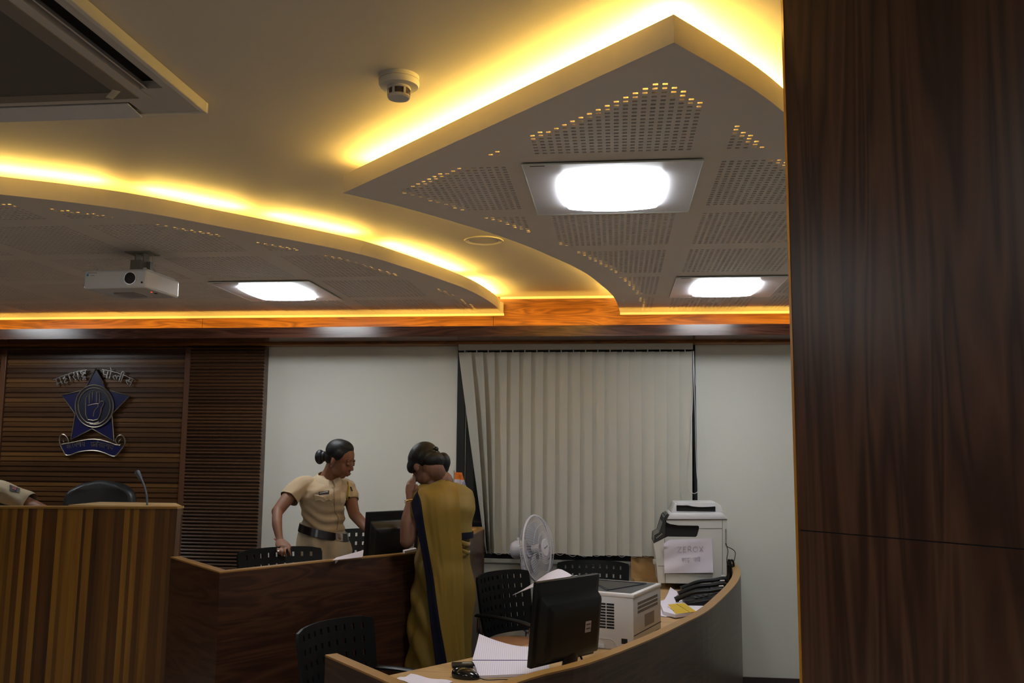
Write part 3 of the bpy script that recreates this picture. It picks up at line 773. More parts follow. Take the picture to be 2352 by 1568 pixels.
# ============================================================ stroke lettering
G = {
 'ma': [[(.8, 0), (.8, 1)], [(.25, 0), (.25, .62), (.12, .74), (.22, .8), (.3, .66), (.8, .64)]],
 'ha': [[(.5, 0), (.5, .18), (.22, .25), (.25, .42), (.6, .42), (.62, .55), (.3, .66), (.22, .85), (.45, 1), (.7, .9)]],
 'aa': [[(.3, 0), (.3, 1)]],
 'ra': [[(.3, 0), (.6, .12), (.55, .38), (.25, .5), (.7, 1)]],
 'shtra': [[(.75, 0), (.75, .52)], [(.15, 0), (.18, .4), (.75, .36)], [(.18, .12), (.72, .34)], [(.5, .52), (.2, .62), (.25, .82), (.6, .84), (.7, .95)], [(.2, 1.15), (.4, .98), (.65, 1.18)]],
 'pa': [[(.75, 0), (.75, 1)], [(.2, 0), (.2, .38), (.4, .58), (.75, .5)]],
 'o': [[(.3, 0), (.3, 1)], [(.3, 0), (.22, -.2), (.0, -.42)]],
 'la': [[(.88, 0), (.88, 1)], [(.88, .42), (.66, .34), (.5, .6), (.55, .8)], [(.5, .6), (.32, .38), (.12, .5), (.12, .75), (.32, .9)]],
 'ii': [[(.3, 0), (.3, 1)], [(.3, 0), (.35, -.28), (.1, -.42), (-.2, -.3), (-.25, 0)]],
 'sa': [[(.85, 0), (.85, 1)], [(.2, 0), (.48, .12), (.42, .38), (.15, .5), (.55, .92)], [(.2, .5), (.85, .5)]],
 'da': [[(.5, 0), (.5, .2), (.2, .32), (.25, .6), (.5, .66), (.45, .8), (.7, 1)]],
 'ksha': [[(.8, 0), (.8, 1)], [(.1, .1), (.35, .25), (.1, .45), (.35, .6), (.2, .85)], [(.3, .42), (.8, .4)]],
 'na2': [[(.12, 0), (.12, .4), (.32, .52), (.5, .4), (.5, 0)], [(.82, 0), (.82, 1)]],
 'ya': [[(.1, 0), (.32, .12), (.15, .45), (.45, .72), (.82, .6)], [(.82, 0), (.82, 1)]],
 'kha': [[(.1, 0), (.35, .15), (.15, .45), (.45, .9)], [(.45, .9), (.6, .5), (.88, .5)], [(.88, 0), (.88, 1)]],
 'na': [[(.8, 0), (.8, 1)], [(.8, .45), (.3, .45), (.2, .6)]],
 'i': [[(.3, 0), (.3, 1)], [(.3, 0), (.35, -.35), (.8, -.4), (1.1, 0)]],
 'gra': [[(.25, 0), (.25, .6), (.1, .68)], [(.75, 0), (.75, 1)], [(.75, .68), (.3, .92)]],
 'ka': [[(.5, 0), (.5, 1)], [(.5, .3), (.15, .35), (.15, .68), (.5, .5)], [(.5, .38), (.85, .34), (.88, .68)]],
 'dhu': [[(.5, 0), (.5, .18), (.2, .3), (.2, .75), (.6, .85), (.7, .6), (.42, .58)], [(.55, .88), (.3, 1.05), (.6, 1.2)]],
 'ye': [[(.1, 0), (.32, .12), (.15, .45), (.45, .72), (.82, .6)], [(.82, 0), (.82, 1)], [(.82, 0), (.7, -.25), (.45, -.35)]],
 'Z': [[(.1, 0), (.9, 0), (.1, 1), (.9, 1)]], 'E': [[(.8, 0), (.15, 0), (.15, 1), (.85, 1)], [(.15, .48), (.65, .48)]],
 'R': [[(.15, 1), (.15, 0), (.65, 0), (.75, .25), (.6, .48), (.15, .48)], [(.5, .48), (.85, 1)]],
 'O': [[(.5, 0), (.15, .2), (.1, .5), (.15, .8), (.5, 1), (.85, .8), (.9, .5), (.85, .2), (.5, 0)]],
 'X': [[(.1, 0), (.9, 1)], [(.85, 0), (.15, 1)]]}
def letters(bm, seq, fpos, w_, h_, r, head=True, gap=1.0, flat=None):
    """fpos(u, v) -> Vector; u in metres along, v in metres down"""
    u = 0
    for g_, wd in seq:
        if g_ == ' ': u += wd*w_; continue
        for st in G[g_]:
            pts = [fpos(u+p[0]*w_*wd, p[1]*h_) for p in st]
            if len(pts) > 2 and g_ not in ('Z', 'E', 'X'): pts = catmull(pts, 3)
            tube(bm, pts, r, 6)
        if head: tube(bm, [fpos(u-.02*w_, 0), fpos(u+w_*wd*1.02, 0)], r, 6)
        u += w_*wd*gap
    return u

# ============================================================ wall badge
YE = YW-.075
def E_(x, y, o=0): return PY(100+x/6.817, 830+y/6.817, YE-o)
LETM = mat('letter_steel', (.42, .40, .38), .25, metal=1)
BLUE = mat('enamel_blue', (.008, .010, .065), .3, coat=.2)
BRASS = mat('badge_metal', (.30, .26, .20), .35, metal=.9)
c = E_(795, 700)
t = thing('wall_badge', 'blue five pointed star badge with metal outlines, raised hand and lettered scroll on slatted panel', 'badge', (0, 0, 0))
star = [(818, 110), (985, 445), (1350, 540), (1070, 825), (1105, 1245), (765, 1055), (430, 1225), (497, 820), (285, 530), (640, 440)]
def plate(pts, o0, o1, m, nm, par):
    bm = NB(); A = [bm.verts.new(E_(*p, o0)) for p in pts]; B = [bm.verts.new(E_(*p, o1)) for p in pts]
    tri = tessellate_polygon([[Vector((p[0], p[1], 0)) for p in pts]])
    for q in tri: bm.faces.new([B[k] for k in q])
    n = len(pts)
    for i in range(n): bm.faces.new([A[i], A[(i+1) % n], B[(i+1) % n], B[i]])
    bmesh.ops.recalc_face_normals(bm, faces=bm.faces[:])
    return link(nm, bm, m, par)
plate(star, -.018, .012, BLUE, 'star', t)
bm = NB()
for seg in ([star[9], star[0], (940, 345)], [(1040, 455), star[2], star[3], star[4], star[5], star[6], star[7], star[8], (600, 455)]):
    tube(bm, [E_(*p, .014) for p in seg], .0052, 8)
link('star_outline', bm, BRASS, t)
ell = lambda rx, ry, n=48, cx=795, cy=700: [(cx+rx*math.cos(2*PI*k/n), cy+ry*math.sin(2*PI*k/n)) for k in range(n)]
plate(ell(290, 322), .010, .020, mat('enamel_dark', (.010, .010, .03), .35), 'roundel', t)
bm = NB(); tube(bm, [E_(*p, .022) for p in ell(298, 330)], .0052, 8, closed=True); tube(bm, [E_(*p, .022) for p in ell(250, 285)], .0046, 8, closed=True); link('ring', bm, BRASS, t)
hand = [(700, 690), (780, 668), (870, 660)]
ho = [(690, 910), (660, 830), (658, 700), (662, 590), (680, 545), (712, 535), (718, 660), (720, 560), (722, 500), (745, 480), (765, 500), (768, 650), (768, 500), (780, 460), (805, 450), (828, 470), (830, 650), (832, 500), (850, 475), (875, 485), (880, 520), (876, 650), (900, 625), (930, 622), (945, 645), (935, 680), (905, 730), (895, 800), (870, 870), (850, 905), (780, 925), (700, 908)]
plate(ho, .018, .024, BLUE, 'hand', t)
bm = NB(); tube(bm, [E_(*p, .025) for p in ho], .0042, 8, closed=True)
tube(bm, [E_(*p, .025) for p in catmull([(850, 660, 0), (850, 710, 0), (800, 770, 0), (778, 860, 0)], 5) for p in [(p.x, p.y)]], .0042, 8)
tube(bm, [E_(*p, .025) for p in hand], .004, 8)
tube(bm, [E_(*p, .025) for p in [(705, 930), (690, 955), (780, 972), (870, 950), (855, 925)]], .0042, 8)
link('hand_outline', bm, BRASS, t)
top = [(285, 1300), (420, 1275), (560, 1245), (700, 1222), (800, 1218), (900, 1228), (1020, 1262), (1120, 1300), (1205, 1315)]
bot = [(1140, 1465), (1080, 1478), (960, 1435), (860, 1405), (740, 1392), (620, 1400), (500, 1428), (430, 1455), (360, 1460), (320, 1400)]
plate(top+[(1240, 1330)]+bot, -.018, .012, BLUE, 'scroll', t)
bm = NB()
outl_ = [(300, 1290), (385, 1270), (380, 1210), (340, 1155), (290, 1140), (255, 1180), (250, 1250), (270, 1320), (310, 1400), (350, 1462), (430, 1462), (560, 1415), (740, 1394), (900, 1412), (1080, 1482), (1140, 1470), (1200, 1400), (1265, 1310), (1275, 1230), (1240, 1165), (1190, 1155), (1140, 1200), (1130, 1260), (1180, 1310), (1210, 1300)]
tube(bm, [E_(p.x, p.y, .014) for p in catmull([Vector((*p, 0)) for p in outl_], 3)], .0050, 8)
tube(bm, [E_(*p, .014) for p in top], .0050, 8)
tube(bm, [E_(*p, .014) for p in [(330, 1215), (305, 1235), (320, 1262)]], .006, 8); tube(bm, [E_(*p, .014) for p in [(1215, 1225), (1185, 1245), (1175, 1270)]], .006, 8)
link('scroll_outline', bm, BRASS, t)
def arcf(x0, y0, x1, y1, sag, o):
    L_ = math.hypot(x1-x0, y1-y0)
    def f(u, v):   # u, v in crop units
        k = u/L_; ang = math.atan2(y1-y0, x1-x0)+(-1+2*k)*sag*4/L_*.9
        x = x0+(x1-x0)*k; y = y0+(y1-y0)*k-4*sag*k*(1-k)
        return E_(x-v*math.sin(ang), y+v*math.cos(ang), o)
    return f
bm = NB(); letters(bm, [('ma', 1.1), ('ha', 1), ('aa', .5), ('ra', .75), ('aa', .55), ('shtra', 1.15)], arcf(160, 285, 690, 128, 22, .012), 108, 125, .0050); link('lettering', bm, LETM, t)
bm = NB(); letters(bm, [('pa', 1), ('o', .55), ('la', 1.1), ('ii', .55), ('sa', 1.1)], arcf(925, 125, 1445, 290, 22, .012), 122, 122, .0050); link('lettering', bm, LETM, t)
bm = NB(); letters(bm, [('sa', 1), ('da', .8), ('ra', .7), ('ksha', 1.1), ('na2', 1), ('aa', .5), ('ya', 1)], arcf(345, 1315, 720, 1270, 28, .0135), 50, 70, .0017); link('motto', bm, BRASS, t)
bm = NB(); letters(bm, [('kha', 1.1), ('la', 1), ('i', .5), ('na', .9), ('gra', 1), ('ha', .9), ('na2', 1), ('aa', .5), ('ya', 1)], arcf(735, 1268, 1160, 1350, 28, .0135), 47, 70, .0017)
link('motto', bm, BRASS, t)

# ============================================================ vertical blind
YBL = 6.415
tops = [1054, 1082, 1108, 1135, 1164, 1192, 1219, 1247, 1275, 1303, 1331, 1359, 1387.5, 1415, 1444, 1473, 1502, 1530, 1559, 1588]
bots = [1113, 1121, 1126.5, 1134, 1161, 1190, 1217, 1245, 1273, 1300.5, 1331, 1359, 1387, 1415, 1444, 1473, 1502, 1530, 1559, 1588]
t = thing('vertical_blind', 'cream vertical blind of nineteen vanes with its left vanes pulled aside', 'blind', (0, 0, 0))
zt_ = PY(1300, 808, YBL).z; zr0 = PY(1300, 803, YBL).z; zr1 = PY(1300, 797.5, YBL).z
x0 = PY(1054, 800, YBL).x; x1 = PY(1591, 800, YBL).x
bm = NB(); box2(bm, (x0, YBL-.022, zr0), (x1, YBL+.022, 2.372)); link('headrail', bm, BLINDM, t)
WV = .098
def vane_pt(xc, ang, z, s):
    return Vector((xc+s*WV/2*math.cos(ang), YBL-s*WV/2*math.sin(ang)+.0, z))
zb0 = PY(1300, 1272, YBL).z
vn = []
for k in range(19):
    xt = (PY(tops[k], 808, YBL).x+PY(tops[k+1], 808, YBL).x)/2; xb = (PY(bots[k], 1272, YBL).x+PY(bots[k+1], 1272, YBL).x)/2
    zbk = zb0+random.uniform(-.006, .006)-(.008 if 8 < k < 14 else 0)
    bm = NB(); rows = []
    for i in range(25):
        s = i/24; z = zt_+(zbk-zt_)*s
        at_ = math.radians(15)+math.radians(random.uniform(-.2, .2)); ab = math.radians((80, 76, 66)[k]) if k < 3 else math.radians(15+random.uniform(-1, 1)*2)
        an = at_+(ab-at_)*s
        xc = xt+(xb-xt)*s
        rows.append([vane_pt(xc, an, z, u/4)+Vector((0, .004*math.cos(u/4*PI/2), 0)) for u in range(-4, 5)])
    V = sheet(bm, rows)
    o = link('vane', bm, BLINDM, t); vn.append((xb, zbk, ab))
    bm = NB()
    p0, p1 = vane_pt(xb, ab, zbk, -1), vane_pt(xb, ab, zbk, 1)
    q0, q1 = p0+Vector((0, 0, .035)), p1+Vector((0, 0, .035))
    o.modifiers.new('t', 'SOLIDIFY').thickness = .0012; bake(o)
    cyl(bm, (xt, YBL, zt_-.004), (xt, YBL, zr0+.002), .004, n=8); link('carrier', bm, OFFW, o)
for side in (-1,):
    bm = NB()
    for k in range(18):
        a_ = vane_pt(vn[k][0], vn[k][2], vn[k][1]+.022, -1); b_ = vane_pt(vn[k+1][0], vn[k+1][2], vn[k+1][1]+.022, -1)
        a_ += Vector((0, -.012, 0)); b_ += Vector((0, -.012, 0))
        tube(bm, [a_.lerp(b_, s/8)-Vector((0, 0, .030*4*(s/8)*(1-s/8))) for s in range(9)], .0011, 5)
    link('linking_chain', bm, WPLAS, t)
t2 = t
bm = NB()
yq = YBL-.03
pts = [PY(*p, yq) for p in [(1592, 806), (1592, 860), (1589, 960), (1582, 1060), (1579, 1100), (1583, 1122), (1593, 1133), (1603, 1128), (1605, 1118), (1600, 1080), (1597, 960), (1594, 860), (1593, 806)]]
tube(bm, catmull(pts, 5), .0020, 6); link('bead_chain', bm, WPLAS, t2)
bm = NB(); tube(bm, [PY(1592, 806, yq), PY(1597, 880, 6.38), PY(1612, 965, 6.38), PY(1641, 1152, 6.375)], .0009, 5); link('pull_cord', bm, WPLAS, t2)
# ============================================================ chairs
def perforated(bm, W_, H_, nx, nz, hx, hz, f, mx=.03, mz=.012):
    """plate in (u,v) with slots; f(u,v)->Vector. corners left square, thickness by solidify"""
    us = [-W_/2]; 
    cx = [(-W_/2+mx)+(W_-2*mx)*(i+.5)/nx for i in range(nx)]; cz = [mz+(H_-2*mz)*(j+.5)/nz for j in range(nz)]
    for c in cx: us += [c-hx, c+hx]
    us.append(W_/2); vs = [0]
    for c in cz: vs += [c-hz, c+hz]
    vs.append(H_)
    V = {}
    def g(i, j):
        if (i, j) not in V: V[(i, j)] = bm.verts.new(f(us[i], vs[j]))
        return V[(i, j)]
    for i in range(len(us)-1):
        for j in range(len(vs)-1):
            if i % 2 == 1 and j % 2 == 1: continue
            bm.faces.new([g(i, j), g(i+1, j), g(i+1, j+1), g(i, j+1)])
def make_chair(name, label, cat='chair'):
    t = thing(name, label, cat)
    # faces +Y, back at -Y
    def fb(u, v):
        s = v/.36; w_ = 1+.06*s-.35*max(0, .25-s)
        rr = max(0, s-.93)/.07; edge = 1-.03*rr*rr
        return Vector((u*w_*edge, -.20-.055*s-.06*(1-(u/.23)**2), .535+v-.008*rr*(abs(u)/.225)**8-.006*s*(u/.22)**2))
    bm = NB(); perforated(bm, .45, .36, 9, 6, .0062, .0115, fb)
    o = link('backrest', bm, BLACK, t); solidify(o, .012); smooth(o, 45)
    bm = NB()
    rows = []
    for i in range(9):
        v = -.20+.44*i/8
        rows.append([Vector((u/8*.23*(1-.06*(i/8)), v, .45+.012*(u/8)**2-.03*max(0, (i-6)/2)**2-.012*math.sin(PI*i/8))) for u in range(-8, 9)])
    sheet(bm, rows); o = link('seat', bm, BLACK, t); solidify(o, .022); smooth(o, 45)
    for s in (-1, 1):
        bm = NB(); tube(bm, catmull([(s*.235, -.235, .60), (s*.240, -.215, .50), (s*.245, -.22, .30), (s*.255, -.26, .0)], 5), .0125, 10, ell=(1, .7)); smooth(link('leg', bm, BLACK, t))
        bm = NB(); tube(bm, catmull([(s*.245, .16, .63), (s*.245, .185, .45), (s*.25, .20, .25), (s*.255, .22, .0)], 5), .0125, 10, ell=(1, .7)); smooth(link('leg', bm, BLACK, t))
        for q_ in ([(s*.237, -.237, .575), (s*.239, -.232, .655)], [(s*.245, .162, .60), (s*.245, .158, .655)]):
            bm = NB(); tube(bm, q_, .010, 10); smooth(link('arm_post', bm, CHROME, t))
        bm = NB(); tube(bm, catmull([(s*.238, -.245, .668), (s*.242, -.1, .675), (s*.245, .08, .672), (s*.245, .19, .655)], 5), .019, 10, ell=(.55, 1.25), up=(0, 0, 1)); smooth(link('armrest', bm, BLACK, t))
    bm = NB(); tube(bm, [(-.245, .02, .43), (.245, .02, .43)], .011, 8); tube(bm, [(-.24, -.21, .44), (.24, -.21, .44)], .011, 8); link('stretcher', bm, BLACK, t)
    return t
def place(t, loc, rz): t.location = loc; t.rotation_euler = (0, 0, rz); return t
ch0 = make_chair('perforated_chair', 'black perforated armchair between the fan and the front monitor, turned sideways')
def at_top(px, py, z, dz=0): p = PZ(px, py, z); return p
GC = 'black perforated office chairs'
ch0['group'] = GC
def chair(label, loc, rz):
    c = copy_tree(ch0); c['label'] = label; c['group'] = GC; return place(c, loc, rz)
def chair_from(pl, pr, ztop, facing_cam):
    """pl, pr: pixel of the top corners seen left and right (left, right in picture) at height ztop"""
    return PZ(*pl, ztop), PZ(*pr, ztop)
def back_place(pl, pr, zf, front=True):
    """top left/right corner of the backrest in the photo; front: its front side faces the camera"""
    zt_ = zf+.885
    a = PZ(*pl, zt_); b = PZ(*pr, zt_); mid = (a+b)/2; d = (b-a).normalized()
    # chair local x axis: for a chair facing the camera local +x points to picture left
    ang = math.atan2(d.y, d.x)+(PI if front else 0)
    off = Vector((0, .27, 0)); off.rotate(Euler((0, 0, ang)))
    return Vector((mid.x, mid.y, zf))+off, ang, (b-a).length
l, a_, w_ = back_place((1104, 1322), (1198, 1309), 0); pass
place(ch0, l, a_)
l, a_, w_ = back_place((1292, 1291), (1432, 1291), 0); pass; lo = l.copy(); lo.y = min(lo.y, 5.86); lo = PZ(1362, 1291, .885); lo = Vector((lo.x, lo.y-.27, 0))
chair('black perforated chair by the window ledge behind the front printer, only its top showing', lo, PI)
l, a_, w_ = back_place((566, 1266), (716, 1257), Z2F); pass
chA = chair('black perforated chair on which the officer rests her hand', l, a_)
l, a_, w_ = back_place((792, 1217), (905, 1218), Z2F); pass
chair('black perforated chair behind the officer, half hidden by the far monitor', l, a_)
l, a_, w_ = back_place((692, 1449), (838, 1416), 0); pass
chair('black armchair inside the front desk, nearest the camera', l, a_)

# executive chair behind the left desk
p = PY(192, 1165, 5.45)
t = thing('office_chair', 'dark high-backed office chair behind the left desk', 'chair', (p.x, 5.45, Z2F), math.atan2(.1, 1)+PI)
bm = NB()
def exo(z): return .5
prof = [(.0, .205), (.2, .235), (.42, .24), (.55, .225), (.62, .18), (.645, .12)]
rows = []
zt_ = PY(192, 1105, 5.45).z-Z2F
for k in range(13):
    s = k/12; h = .5+(zt_-.5)*s
    wv = .245*(1-.10*(1-s)) if s < .86 else .245*(1-.55*((s-.86)/.14)**2.2)
    rows.append([Vector((u/8*wv, -.20-.05*s-.035*(1-(u/8)**2), h)) for u in range(-8, 9)])
sheet(bm, rows); o = link('backrest', bm, mat('black_leatherette', (.012, .013, .014), .45), t); o.modifiers.new('t', 'SOLIDIFY').thickness = .07; sb = o.modifiers.new('s', 'SUBSURF'); sb.levels = 1; bake(o); smooth(o, 60)
bm = NB(); box(bm, (0, .05, .46), (.5, .5, .1), bev=.04, seg=3); smooth(link('seat', bm, BLACKM, t))
for s in (-1, 1):
    bm = NB(); tube(bm, catmull([(s*.27, -.2, .55), (s*.29, -.1, .68), (s*.29, .15, .68), (s*.27, .2, .5)], 5), .018, 8); link('armrest', bm, BLACK, t)
bm = NB(); cyl(bm, (0, .03, .06), (0, .03, .42), .03); 
for k in range(5): a_ = k*2*PI/5; tube(bm, [(0, .03, .1), (.3*math.cos(a_), .03+.3*math.sin(a_), .05)], .02, 8); sph(bm, (.3*math.cos(a_), .03+.3*math.sin(a_), .03), .028)
link('swivel_base', bm, BLACK, t)
# gooseneck microphone
zt = PY(338, 1163, 5.1).z
t = thing('microphone', 'thin grey gooseneck microphone standing on the left desk', 'microphone', (0, 0, 0))
pm = [PY(*p, 5.1) for p in [(338, 1168), (337, 1140), (332, 1118), (326, 1103), (319, 1090)]]
bm = NB(); tube(bm, catmull(pm, 5), .0055, 8); smooth(link('gooseneck', bm, mat('mic_grey', (.10, .12, .16), .4, metal=.3), t))
bm = NB(); tube(bm, [PY(*p, 5.1) for p in [(324, 1101), (319.5, 1092), (315, 1084), (313.5, 1081)]], [.009, .013, .016, .012], 12); smooth(link('capsule', bm, mat('mic_foam', (.07, .085, .11), .7), t))
bm = NB(); q = pm[0]; cyl(bm, (q.x, q.y, zr-.004), (q.x, q.y, q.z+.008), .018, .012); link('base', bm, BLACK, t)

# ============================================================ monitors
LABEL = mat('label_print', (.42, .36, .36), .5)
def monitor(name, label, c, ang, H_=.31, W_=.40, zb=.03, tilt=.06, stand=True, desk=0):
    """c: point on the desk under the screen; local x to picture right, back (-y) towards the camera"""
    t = thing(name, label, 'monitor', c, ang)
    R_ = T((0, 0, zb), (tilt, 0, 0))
    bm = NB(); box(bm, (0, .0, H_/2), (W_, .022, H_), bev=.004, M4=R_); smooth(link('bezel', bm, BLACK, t))
    bm = NB()
    # bulging rear shell with a recessed band under the top edge
    def ringp(z0, z1, wx, y):
        return [R_ @ Vector(q) for q in ((-wx, y, z0), (wx, y, z0), (wx, y, z1), (-wx, y, z1))]
    secs = [(.004, H_-.004, W_/2-.004, -.011), (.02, H_-.050, W_/2-.020, -.014), (.025, H_-.082, W_/2-.025, -.050), (.05, H_-.105, W_/2-.05, -.058)]
    vs = [[bm.verts.new(q) for q in ringp(*s)] for s in secs]
    for a, b in zip(vs, vs[1:]):
        for k in range(4): bm.faces.new([a[k], a[(k+1) % 4], b[(k+1) % 4], b[k]])
    bm.faces.new(vs[-1][::-1]); bm.faces.new(vs[0])
    bmesh.ops.recalc_face_normals(bm, faces=bm.faces[:])
    bmesh.ops.bevel(bm, geom=[e for e in bm.edges], offset=.006, segments=2, affect='EDGES', profile=.5)
    smooth(link('rear_shell', bm, BLACK, t), 50)
    bm = NB(); box(bm, (0, .0115, H_/2+.005), (W_-.03, .002, H_-.045), M4=R_); link('screen', bm, BLACKG, t)
    bm = NB(); box(bm, (.075, -.0585, H_*.42), (.034, .001, .042), M4=R_); lab = link('rating_label', bm, LABEL, t)
    bm = NB(); 
    for k in range(2): box(bm, (.075, -.0592, H_*.42+.009-k*.016), (.026, .0006, .006), M4=R_)
    link('label_print', bm, mat('label_dark', (.10, .06, .06), .6), lab)
    if stand:
        bm = NB(); tube(bm, [(0, -.035, .01), (0, -.045, .06), (0, -.040, H_*.35)], [.044, .040, .036], 16, ell=(.45, 1.0), up=(0, 1, 0)); smooth(link('stand_neck', bm, BLACK, t))
        bm = NB(); lathe(bm, [(0, 0), (.078, 0), (.080, .006), (.070, .014), (0, .018)], n=40, M4=T((0, -.03, 0), sc=(1, .8, 1))); smooth(link('stand_foot', bm, BLACK, t))
    return t
ml = Vector((-.322, 3.50, 0)); mr = Vector((-.078, 3.83, 0)); md = (mr-ml)
mc = ml+md.normalized()*.188
m1 = monitor('computer_monitor', 'black monitor seen from behind on the front curved desk', (mc.x, mc.y, Z1D), math.atan2(md.y, md.x), H_=.315, W_=.376, zb=.045, tilt=.10)
m1['group'] = 'computer monitors'
bm = NB(); R_ = Matrix.Rotation(math.atan2(md.y, md.x), 4, 'Z'); 
tube(bm, catmull([(.06, -.045, .06), (.075, -.06, .02), (.10, -.10, .006), (.14, -.12, .004)], 6), .004, 6)
tube(bm, catmull([(-.03, -.04, .06), (-.045, -.07, .02), (-.03, -.12, .005), (.03, -.15, .004)], 6), .0035, 6)
link('signal_cable', bm, BLACK, m1)
bm = NB(); tube(bm, [(.064, -.049, .045), (.072, -.058, .022)], .008, 8); link('cable_ferrite', bm, BLACK, m1)
p0 = PY(838, 1175, 4.72); p1 = PY(937, 1163, 4.95); md2 = p1-p0; c2 = (p0+p1)/2
ang2 = math.atan2(md2.y, md2.x)
c2 = Vector((p0.x, p0.y, Z2D))+Vector((math.cos(ang2), math.sin(ang2), 0))*.19
m2 = monitor('computer_monitor', 'black monitor on the middle desk between officer and woman in sari', tuple(c2), ang2, H_=.30, W_=.38, zb=p0.z-Z2D-.30, tilt=.05)
m2['group'] = 'computer monitors'

# ============================================================ laser printer
cn = PZ(1455, 1365, 1.008); cr = PZ(1518, 1339, 1.008)
dd = (cr-cn); dd.z = 0; Ld = dd.length; dd.normalize(); lx_ = Vector((-dd.y, dd.x, 0))   # to picture left
Wl = .40; Hh = 1.008-Z1D
org = Vector((cn.x, cn.y, Z1D))
# local: x = along lx_ reversed (picture right), y = depth dd ; origin near corner bottom
t = thing('laser_printer', 'white laser printer with dark top panel behind the front monitor', 'printer', tuple(org), math.atan2(-lx_.y, -lx_.x))
PR = mat('printer_grey_white', (.55, .53, .52), .42)
bm = NB(); box2(bm, (-Wl, 0, 0), (0, Ld, Hh-.012), bev=.008); smooth(link('body', bm, PR, t), 40)
bm = NB(); box2(bm, (-Wl-.002, -.002, Hh-.016), (.002, Ld+.002, Hh), bev=.004); smooth(link('top_rim', bm, mat('printer_white', (.72, .70, .70), .35), t), 40)
DG = mat('printer_dark_top', (.045, .05, .06), .35)
bm = NB(); box2(bm, (-Wl+.015, .022, Hh-.001), (-.018, Ld-.015, Hh+.001)); link('top_panel', bm, DG, t)
bm = NB(); prism(bm, [(-Wl*.86, Ld*.85), (-Wl*.16, Ld*.80), (-Wl*.34, .07)], Hh+.001, Hh+.003); o = link('output_tray', bm, mat('tray_black', (.018, .02, .024), .4), t)
bm = NB(); tube(bm, [(-Wl*.88, Ld*.87, Hh+.003), (-Wl*.12, Ld*.83, Hh+.003), (-Wl*.34, .045, Hh+.003)], .002, 6, closed=True); link('tray_lip', bm, DG, t)
def grille(x0, x1, z0, z1, n, face, m, nm, vert=0):
    bm = NB()
    for k in range(n):
        z = z0+(z1-z0)*(k+.5)/n; h = (z1-z0)/n*.34
        if face == 'front':
            if vert:
                xs_ = [x0+(x1-x0)*q/vert for q in range(vert+1)]
                for a, b in zip(xs_, xs_[1:]): box2(bm, (a+.002, -.0006, z-h), (b-.002, .002, z+h))
            else: box2(bm, (x0, -.0006, z-h), (x1, .002, z+h))
        else: box2(bm, (-.002, x0, z-h), (.0006, x1, z+h))
    return link(nm, bm, m, t)
grille(-.24, -.085, Hh*.36, Hh*.82, 9, 'front', BLACKM, 'side_vent', 4)
grille(Ld*.14, Ld*.86, Hh*.62, Hh*.84, 3, 'side', mat('vent_shadow', (.16, .15, .14), .6), 'rear_vent')
bm = NB(); box2(bm, (-.001, Ld*.38, Hh*.34), (.0008, Ld*.72, Hh*.56)); lab = link('rating_label', bm, mat('label_grey', (.20, .18, .17), .5), t)
bm = NB(); box2(bm, (-.001, .005, Hh*.27), (.0006, Ld-.004, Hh*.285)); box2(bm, (-.055, -.0008, .03), (-.028, .002, .052)); box2(bm, (-.001, Ld*.74, .02), (.0008, Ld*.9, .04)); link('panel_gap', bm, BLACKM, t)
bm = NB(); tube(bm, [(-.25, -.001, .045), (-.10, -.001, .045), (-.085, -.001, .035), (-.08, -.001, .0)], .0012, 6); box2(bm, (-.24, -.004, .004), (-.13, .0, .024), bev=.004); link('paper_tray', bm, PR, t)
# booklet lying on the printer and hanging over its left side
t = thing('booklet', 'open white booklet on the printer, one leaf drooping over the edge', 'booklet', (0, 0, 0))
bm = NB(); rows = []
A0 = Vector((cn.x, cn.y, 0))+lx_*.38+dd*.10; 
for i in range(13):
    s = i/12; L_ = .025+s*.215
    drop = 0 if L_ < .02 else -.075*((L_-.02)/.24)**1.7
    hump = .006*math.exp(-((L_-.0)/.07)**2)
    rows.append([A0+lx_*L_+dd*(.0+v*.05*1.0)+Vector((0, 0, 1.0125+drop+hump+.013*v*min(1, max(0, L_-.01)/.08)*(1-.85*s**3))) for v in range(5)])
sheet(bm, rows); o = link('open_leaf', bm, PAPER, t); solidify(o, .0025); smooth(o, 60)
bm = NB(); rows = [[A0+lx_*(-.03+.008*i)+dd*(.015+v*.045)+Vector((0, 0, 1.0105+.02*math.sin(i/7*PI))) for v in range(5)] for i in range(8)]
sheet(bm, rows); o = link('pages', bm, PAPER, t); solidify(o, .003); smooth(o, 60)

# ============================================================ multifunction copier
YC = 5.93
def C4(x, y): p = PY(1480+x/5.6, 1140+y/5.6, YC); return (p.x, p.z)
t = thing('copier', 'large white copier with a paper sign on its side at the end of the desk', 'copier', (0, 0, 0))
def exz(poly, y0, y1, m, nm, par, bev=0):
    bm = NB(); A = [bm.verts.new((x, y0, z)) for x, z in poly]; B = [bm.verts.new((x, y1, z)) for x, z in poly]
    for q in tessellate_polygon([[Vector((x, z, 0)) for x, z in poly]]): bm.faces.new([A[k] for k in q]); bm.faces.new([B[k] for k in q])
    n = len(poly)
    for i in range(n): bm.faces.new([A[i], A[(i+1) % n], B[(i+1) % n], B[i]])
    bmesh.ops.recalc_face_normals(bm, faces=bm.faces[:])
    if bev:
        bmesh.ops.dissolve_limit(bm, angle_limit=.01, verts=bm.verts[:], edges=bm.edges[:])
        bmesh.ops.bevel(bm, geom=bm.edges[:], offset=bev, segments=2, affect='EDGES', profile=.5)
    return smooth(link(nm, bm, m, par), 35)
cp = lambda L_: [C4(*q) for q in L_]
zs = Z1D
def fixb(L_): return [(x, max(z, zs+.002)) for x, z in cp(L_)]
